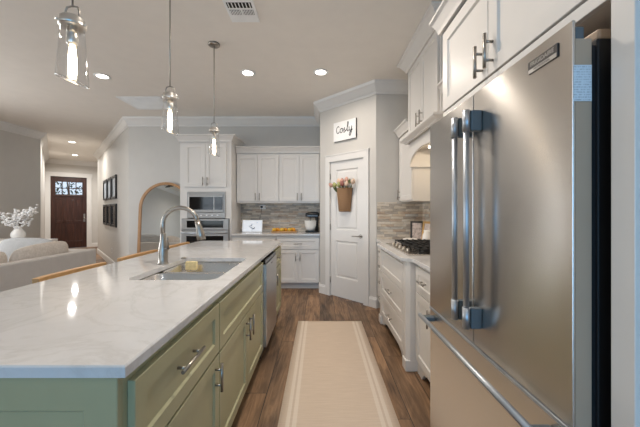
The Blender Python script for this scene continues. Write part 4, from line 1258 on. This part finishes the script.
part('back_board', MB(Fm).xprism(arch(mw - 0.086, 0.043, mh - 0.043), -0.011, -0.002), M['board'], r)

# ------------------------------------------------------------------ counter stools
def stool(label):
    r = thing('counter_stool', label, 'stool', (-1.48, 0, 0), 'counter stools behind the island')
    XF[r.name] = Matrix.Translation((-1.48, 0, 0))
    pp = MB()
    part('backrest', MB().loft([[(-1.735 + bow, y, z) for z, bow in ((0.80, b_), (0.9, b_ - .006), (0.9, b_ + .038), (0.80, b_ + .034))] for y, b_ in ((-0.285, 0.02), (-0.2, 0.006), (0, 0.0), (0.2, 0.006), (0.285, 0.02))], True, True, False), M['oak'], r, 0.004)
    part('seat', MB().prism(rrect(-1.70, -1.28, -0.22, 0.22, 0.06), 0.63, 0.67), M['oak'], r, 0.01, 3)
    for sx, sy in ((-1, -1), (-1, 1)):
        part('leg', MB().tube([(-1.71, sy * .235, 0), (-1.69, sy * .205, 0.62), (-1.705, sy * .23, 0.81)], [0.016, 0.018, 0.014], 10), M['oak'], r)
    for sy in (-1, 1):
        part('leg', MB().tube([(-1.27, sy * .215, 0), (-1.30, sy * .185, 0.632)], [0.016, 0.019], 10), M['oak'], r)
        part('stretcher', MB().tube([(-1.705, sy * .227, 0.2), (-1.28, sy * .205, 0.2)], 0.011, 8), M['oak'], r)
    part('footrest', MB().tube([(-1.285, -0.2, 0.26), (-1.285, 0.2, 0.26)], 0.012, 8), M['oak'], r)
    return r
s1 = stool('light wood stool behind the island nearest the camera, beside the sofa')
s1.location = (-1.48, 2.075, 0)
dup(s1, (-1.48, 2.825, 0), 'light wood stool behind the island in front of the arched mirror')
dup(s1, (-1.48, 3.58, 0), 'light wood stool behind the faucet at the far end of the island')

# ------------------------------------------------------------------ sofa
r = thing('sofa', 'pale grey sofa seen from behind, beyond the island', 'sofa', (-3.75, 3.2, 0))
part('back', MB().box(-3.37, -3.25, 2.0, 4.37, 0.08, 0.75), M['sofa'], r, 0.025, 4)
part('arm', MB().box(-4.25, -3.375, 4.15, 4.37, 0.08, 0.748), M['sofa'], r, 0.025, 4)
part('arm', MB().box(-4.25, -3.375, 2.0, 2.2, 0.08, 0.72), M['sofa'], r, 0.025, 4)
part('seat_base', MB().box(-4.22, -3.375, 2.205, 4.145, 0.08, 0.30), M['sofa'], r, 0.02, 3)
for y0, y1 in ((2.21, 3.17), (3.18, 4.14)):
    part('seat_cushion', MB().box(-4.27, -3.38, y0, y1, 0.302, 0.46), M['sofa'], r, 0.04, 4)
for x in (-4.18, -3.32):
    for y in (2.08, 4.28):
        part('leg', MB().tube([(x, y, 0), (x, y, 0.085)], [0.018, 0.025], 10), M['door'], r)

def pillow_mb(mx, w, h, t, n=16, p=2.3):
    mb = MB(mx)
    def pt(i, j, s):
        u = -1 + 2 * i / n; v = -1 + 2 * j / n
        th = t / 2 * (max(0, (1 - abs(u) ** p)) * max(0, (1 - abs(v) ** p))) ** 0.5
        pin = 1 - 0.16 * abs(u) ** 4 ; pin2 = 1 - 0.14 * abs(v) ** 4
        return (u * w / 2 * pin2, s * (th + 0.003), v * h / 2 * pin)
    vs = []; fs = []
    for s in (1, -1):
        b = len(vs)
        vs += [pt(i, j, s) for j in range(n + 1) for i in range(n + 1)]
        for j in range(n):
            for i in range(n):
                fs.append((b + j * (n + 1) + i, b + j * (n + 1) + i + 1, b + (j + 1) * (n + 1) + i + 1, b + (j + 1) * (n + 1) + i))
    N = (n + 1) ** 2
    edge = [i for i in range(n + 1)] + [j * (n + 1) + n for j in range(1, n + 1)] + [n * (n + 1) + i for i in range(n - 1, -1, -1)] + [j * (n + 1) for j in range(n - 1, 0, -1)]
    for a, b in zip(edge, edge[1:] + edge[:1]):
        fs.append((a, b, N + b, N + a))
    return mb.add(vs, fs, True)
def pillow(name, label, loc, w, h, t, rz, tilt, roll, mat):
    mx = Matrix.Translation(loc) @ Matrix.Rotation(rz, 4, 'Z') @ Matrix.Rotation(tilt, 4, 'X') @ Matrix.Rotation(roll, 4, 'Y')
    r = tag(link(name, pillow_mb(mx, w, h, t), mat, Matrix.Translation(loc)), label, 'cushion', 'cushions on the sofa')
    return r
pillow('throw_pillow', 'large pale grey cushion propped against the far arm of the sofa', (-3.96, 4.045, 0.70), 0.78, 0.47, 0.14, 0, R(-6), R(1), M['grey_cush'])
pillow('throw_pillow', 'beige knitted cushion along the sofa back, farther of the two knitted ones', (-3.478, 3.745, 0.682), 0.79, 0.43, 0.165, R(90), R(5), R(-3), M['beige_cush'])
pillow('throw_pillow', 'beige knitted cushion along the sofa back, nearer of the two knitted ones', (-3.478, 3.0, 0.682), 0.66, 0.42, 0.17, R(90), R(5), R(3), M['beige_cush'])

# ------------------------------------------------------------------ console with vase of white blossom
r = thing('console_table', 'low white console table by the left wall holding the vase', 'table', (-5.4, 5.35, 0))
part('tabletop', MB().box(-5.95, -4.85, 5.15, 5.55, 0.74, 0.78), M['trim'], r, 0.004)
for x in (-5.9, -4.9):
    for y in (5.2, 5.5):
        part('leg', MB().box(x - .025, x + .025, y - .025, y + .025, 0, 0.7395), M['trim'], r)
vx, vy = -5.36, 5.33
r = thing('blossom_vase', 'white vase of white blossom branches standing behind the sofa', 'vase', (vx, vy, 0.78))
part('vase', MB().lathe([(0.05, 0), (0.08, 0.02), (0.105, 0.08), (0.095, 0.13), (0.055, 0.19), (0.042, 0.23), (0.055, 0.25), (0.04, 0.245), (0.0, 0.1)], (vx, vy, 0.7805), 24), M['ceramic'], r)
bl = MB()
for k in range(15):
    a = 2 * PI * k / 15 + random.uniform(-.2, .2); sp_ = random.uniform(0.15, 0.48); hh = random.uniform(0.10, 0.36)
    pts = [(vx, vy, 1.0)]
    for t in (0.35, 0.7, 1.0):
        pts.append((vx + math.cos(a) * sp_ * t ** 1.2, vy + math.sin(a) * 0.35 * sp_ * t, 1.0 + hh * (1 - (1 - t) ** 1.6) - 0.03 * t))
    part('branch', MB().tube(pts, [0.005, 0.004, 0.003, 0.002], 6), M['branch'], r)
    for q in range(26):
        t = random.uniform(0.3, 1.05); i = min(2, int(t * 3)); f = min(1.2, t * 3 - i)
        p_ = Vector(pts[i]).lerp(Vector(pts[i + 1]), f) + Vector((random.gauss(0, .035), random.gauss(0, .035), random.gauss(0, .035)))
        bl.ball(p_, random.uniform(.016, .027), None, random.uniform(.010, .018), 7, 5)
o = part('blossom', bl, M['petal'], r, label='many small white blossoms'); o['kind'] = 'stuff'

# ------------------------------------------------------------------ pictures in the hall
m, LH = seg_frame(B0, A0)
u_of = lambda t: LH - t
def hall_frame(t0, t1, z0, z1, label, art):
    a, b_ = u_of(t1), u_of(t0)
    c = m @ Vector(((a + b_) / 2, 0, z0))
    r = thing('picture_frame', label, 'picture', tuple(c), 'framed pictures on the hall wall')
    XF[r.name] = Matrix.Translation(c)
    f = MB(m); fw = 0.05
    for p0, p1, q0, q1 in ((a, b_, z0, z0 + fw), (a, b_, z1 - fw, z1), (a, a + fw, z0 + fw, z1 - fw), (b_ - fw, b_, z0 + fw, z1 - fw)):
        f.box(p0, p1, 0.001, 0.035, q0, q1)
    part('frame', f, M['black'], r, 0.003)
    part('print', MB(m).box(a + fw, b_ - fw, 0.004, 0.012, z0 + fw, z1 - fw), art, r)
lab = ['nearest to the kitchen', 'in the middle', 'nearest to the entry door']
for k in range(3):
    t0 = 1.28 + k * 0.70
    hall_frame(t0, t0 + 0.62, 1.56, 2.08, 'black framed print, window reflection painted in pale, on the hall wall, upper row, ' + lab[k], M['artreflect'])
    hall_frame(t0, t0 + 0.62, 0.93, 1.45, 'black framed dark print on the hall wall, lower row, ' + lab[k], M['artdark'])
ou = u_of(2.0)
r = thing('wall_outlet', 'small white outlet low on the hall wall', 'outlet', tuple(m @ Vector((ou, 0.002, 0.36))))
XF[r.name] = Matrix.Translation(r.location)
part('plate', MB(m).box(ou - .04, ou + .04, 0.0005, 0.006, 0.30, 0.42), M['vent'], r, 0.002)
part('socket', MB(m).box(ou - .02, ou + .02, 0.0062, 0.009, 0.32, 0.40), M['ceramic'], r)

# ------------------------------------------------------------------ ceiling fan of the living room (seen in the mirror)
fx_, fy_ = -5.0, 1.0
r = thing('ceiling_fan', 'dark ceiling fan reflected at the top of the arched mirror', 'fan', (fx_, fy_, H))
part('canopy', MB().lathe([(0.07, 0), (0.07, -0.03), (0.02, -0.06)], (fx_, fy_, H - .001), 20), M['fan'], r)
part('rod', MB().tube([(fx_, fy_, H - .05), (fx_, fy_, 2.80)], 0.012, 8), M['fan'], r)
part('motor', MB().lathe([(0.03, 2.82), (0.1, 2.80), (0.11, 2.74), (0.09, 2.69), (0.04, 2.67)], (fx_, fy_, 0), 24), M['fan'], r)
for k in range(5):
    bmx = Matrix.Translation((fx_, fy_, 2.745)) @ Matrix.Rotation(2 * PI * k / 5 + 0.3, 4, 'Z') @ Matrix.Rotation(R(10), 4, 'X')
    part('blade', MB(bmx).prism([(0.1, -0.03), (0.2, -0.06), (0.62, -0.075), (0.66, -0.05), (0.66, 0.05), (0.62, 0.075), (0.2, 0.06), (0.1, 0.03)], -0.004, 0.004), M['fan'], r)

# ------------------------------------------------------------------ outdoors beyond the glass
struct('ground', MB().box(-30, 20, -30, 30, -0.4, -0.12), M['grass'])

r = thing('garden_tree', 'small dark leafy tree outside, seen through the panes of the entry door', 'tree', (-11.0, 13.1, -0.12))
part('trunk', MB().tube([(-11.0, 13.1, -0.12), (-11.02, 13.1, 1.0), (-10.95, 13.1, 1.9), (-11.05, 13.1, 2.6)], [0.07, 0.06, 0.045, 0.02], 8), M['branch'], r)
fo_ = MB()
for k in range(260):
    a = random.uniform(0, 2 * PI); rr = 0.9 * math.sqrt(random.random()); z = random.uniform(1.5, 3.1)
    w_ = 1 - abs(z - 2.3) / 1.1
    c_ = Vector((-11.0 + rr * w_ * math.cos(a), 13.1 + rr * w_ * math.sin(a), z))
    q = Matrix.Translation(c_) @ Matrix.Rotation(random.uniform(0, 6.28), 4, 'Z') @ Matrix.Rotation(random.uniform(-1, 1), 4, 'X')
    fo_.M = q
    fo_.loft([[(-.005, 0, -.002), (.005, 0, -.002), (.005, 0, .002), (-.005, 0, .002)], [(-.045, .07, -.003), (.045, .07, -.003), (.045, .07, .003), (-.045, .07, .003)], [(-.004, .17, -.002), (.004, .17, -.002), (.004, .17, .002), (-.004, .17, .002)]], True, True, False)
part('foliage', fo_, M['bush'], r)['kind'] = 'stuff'
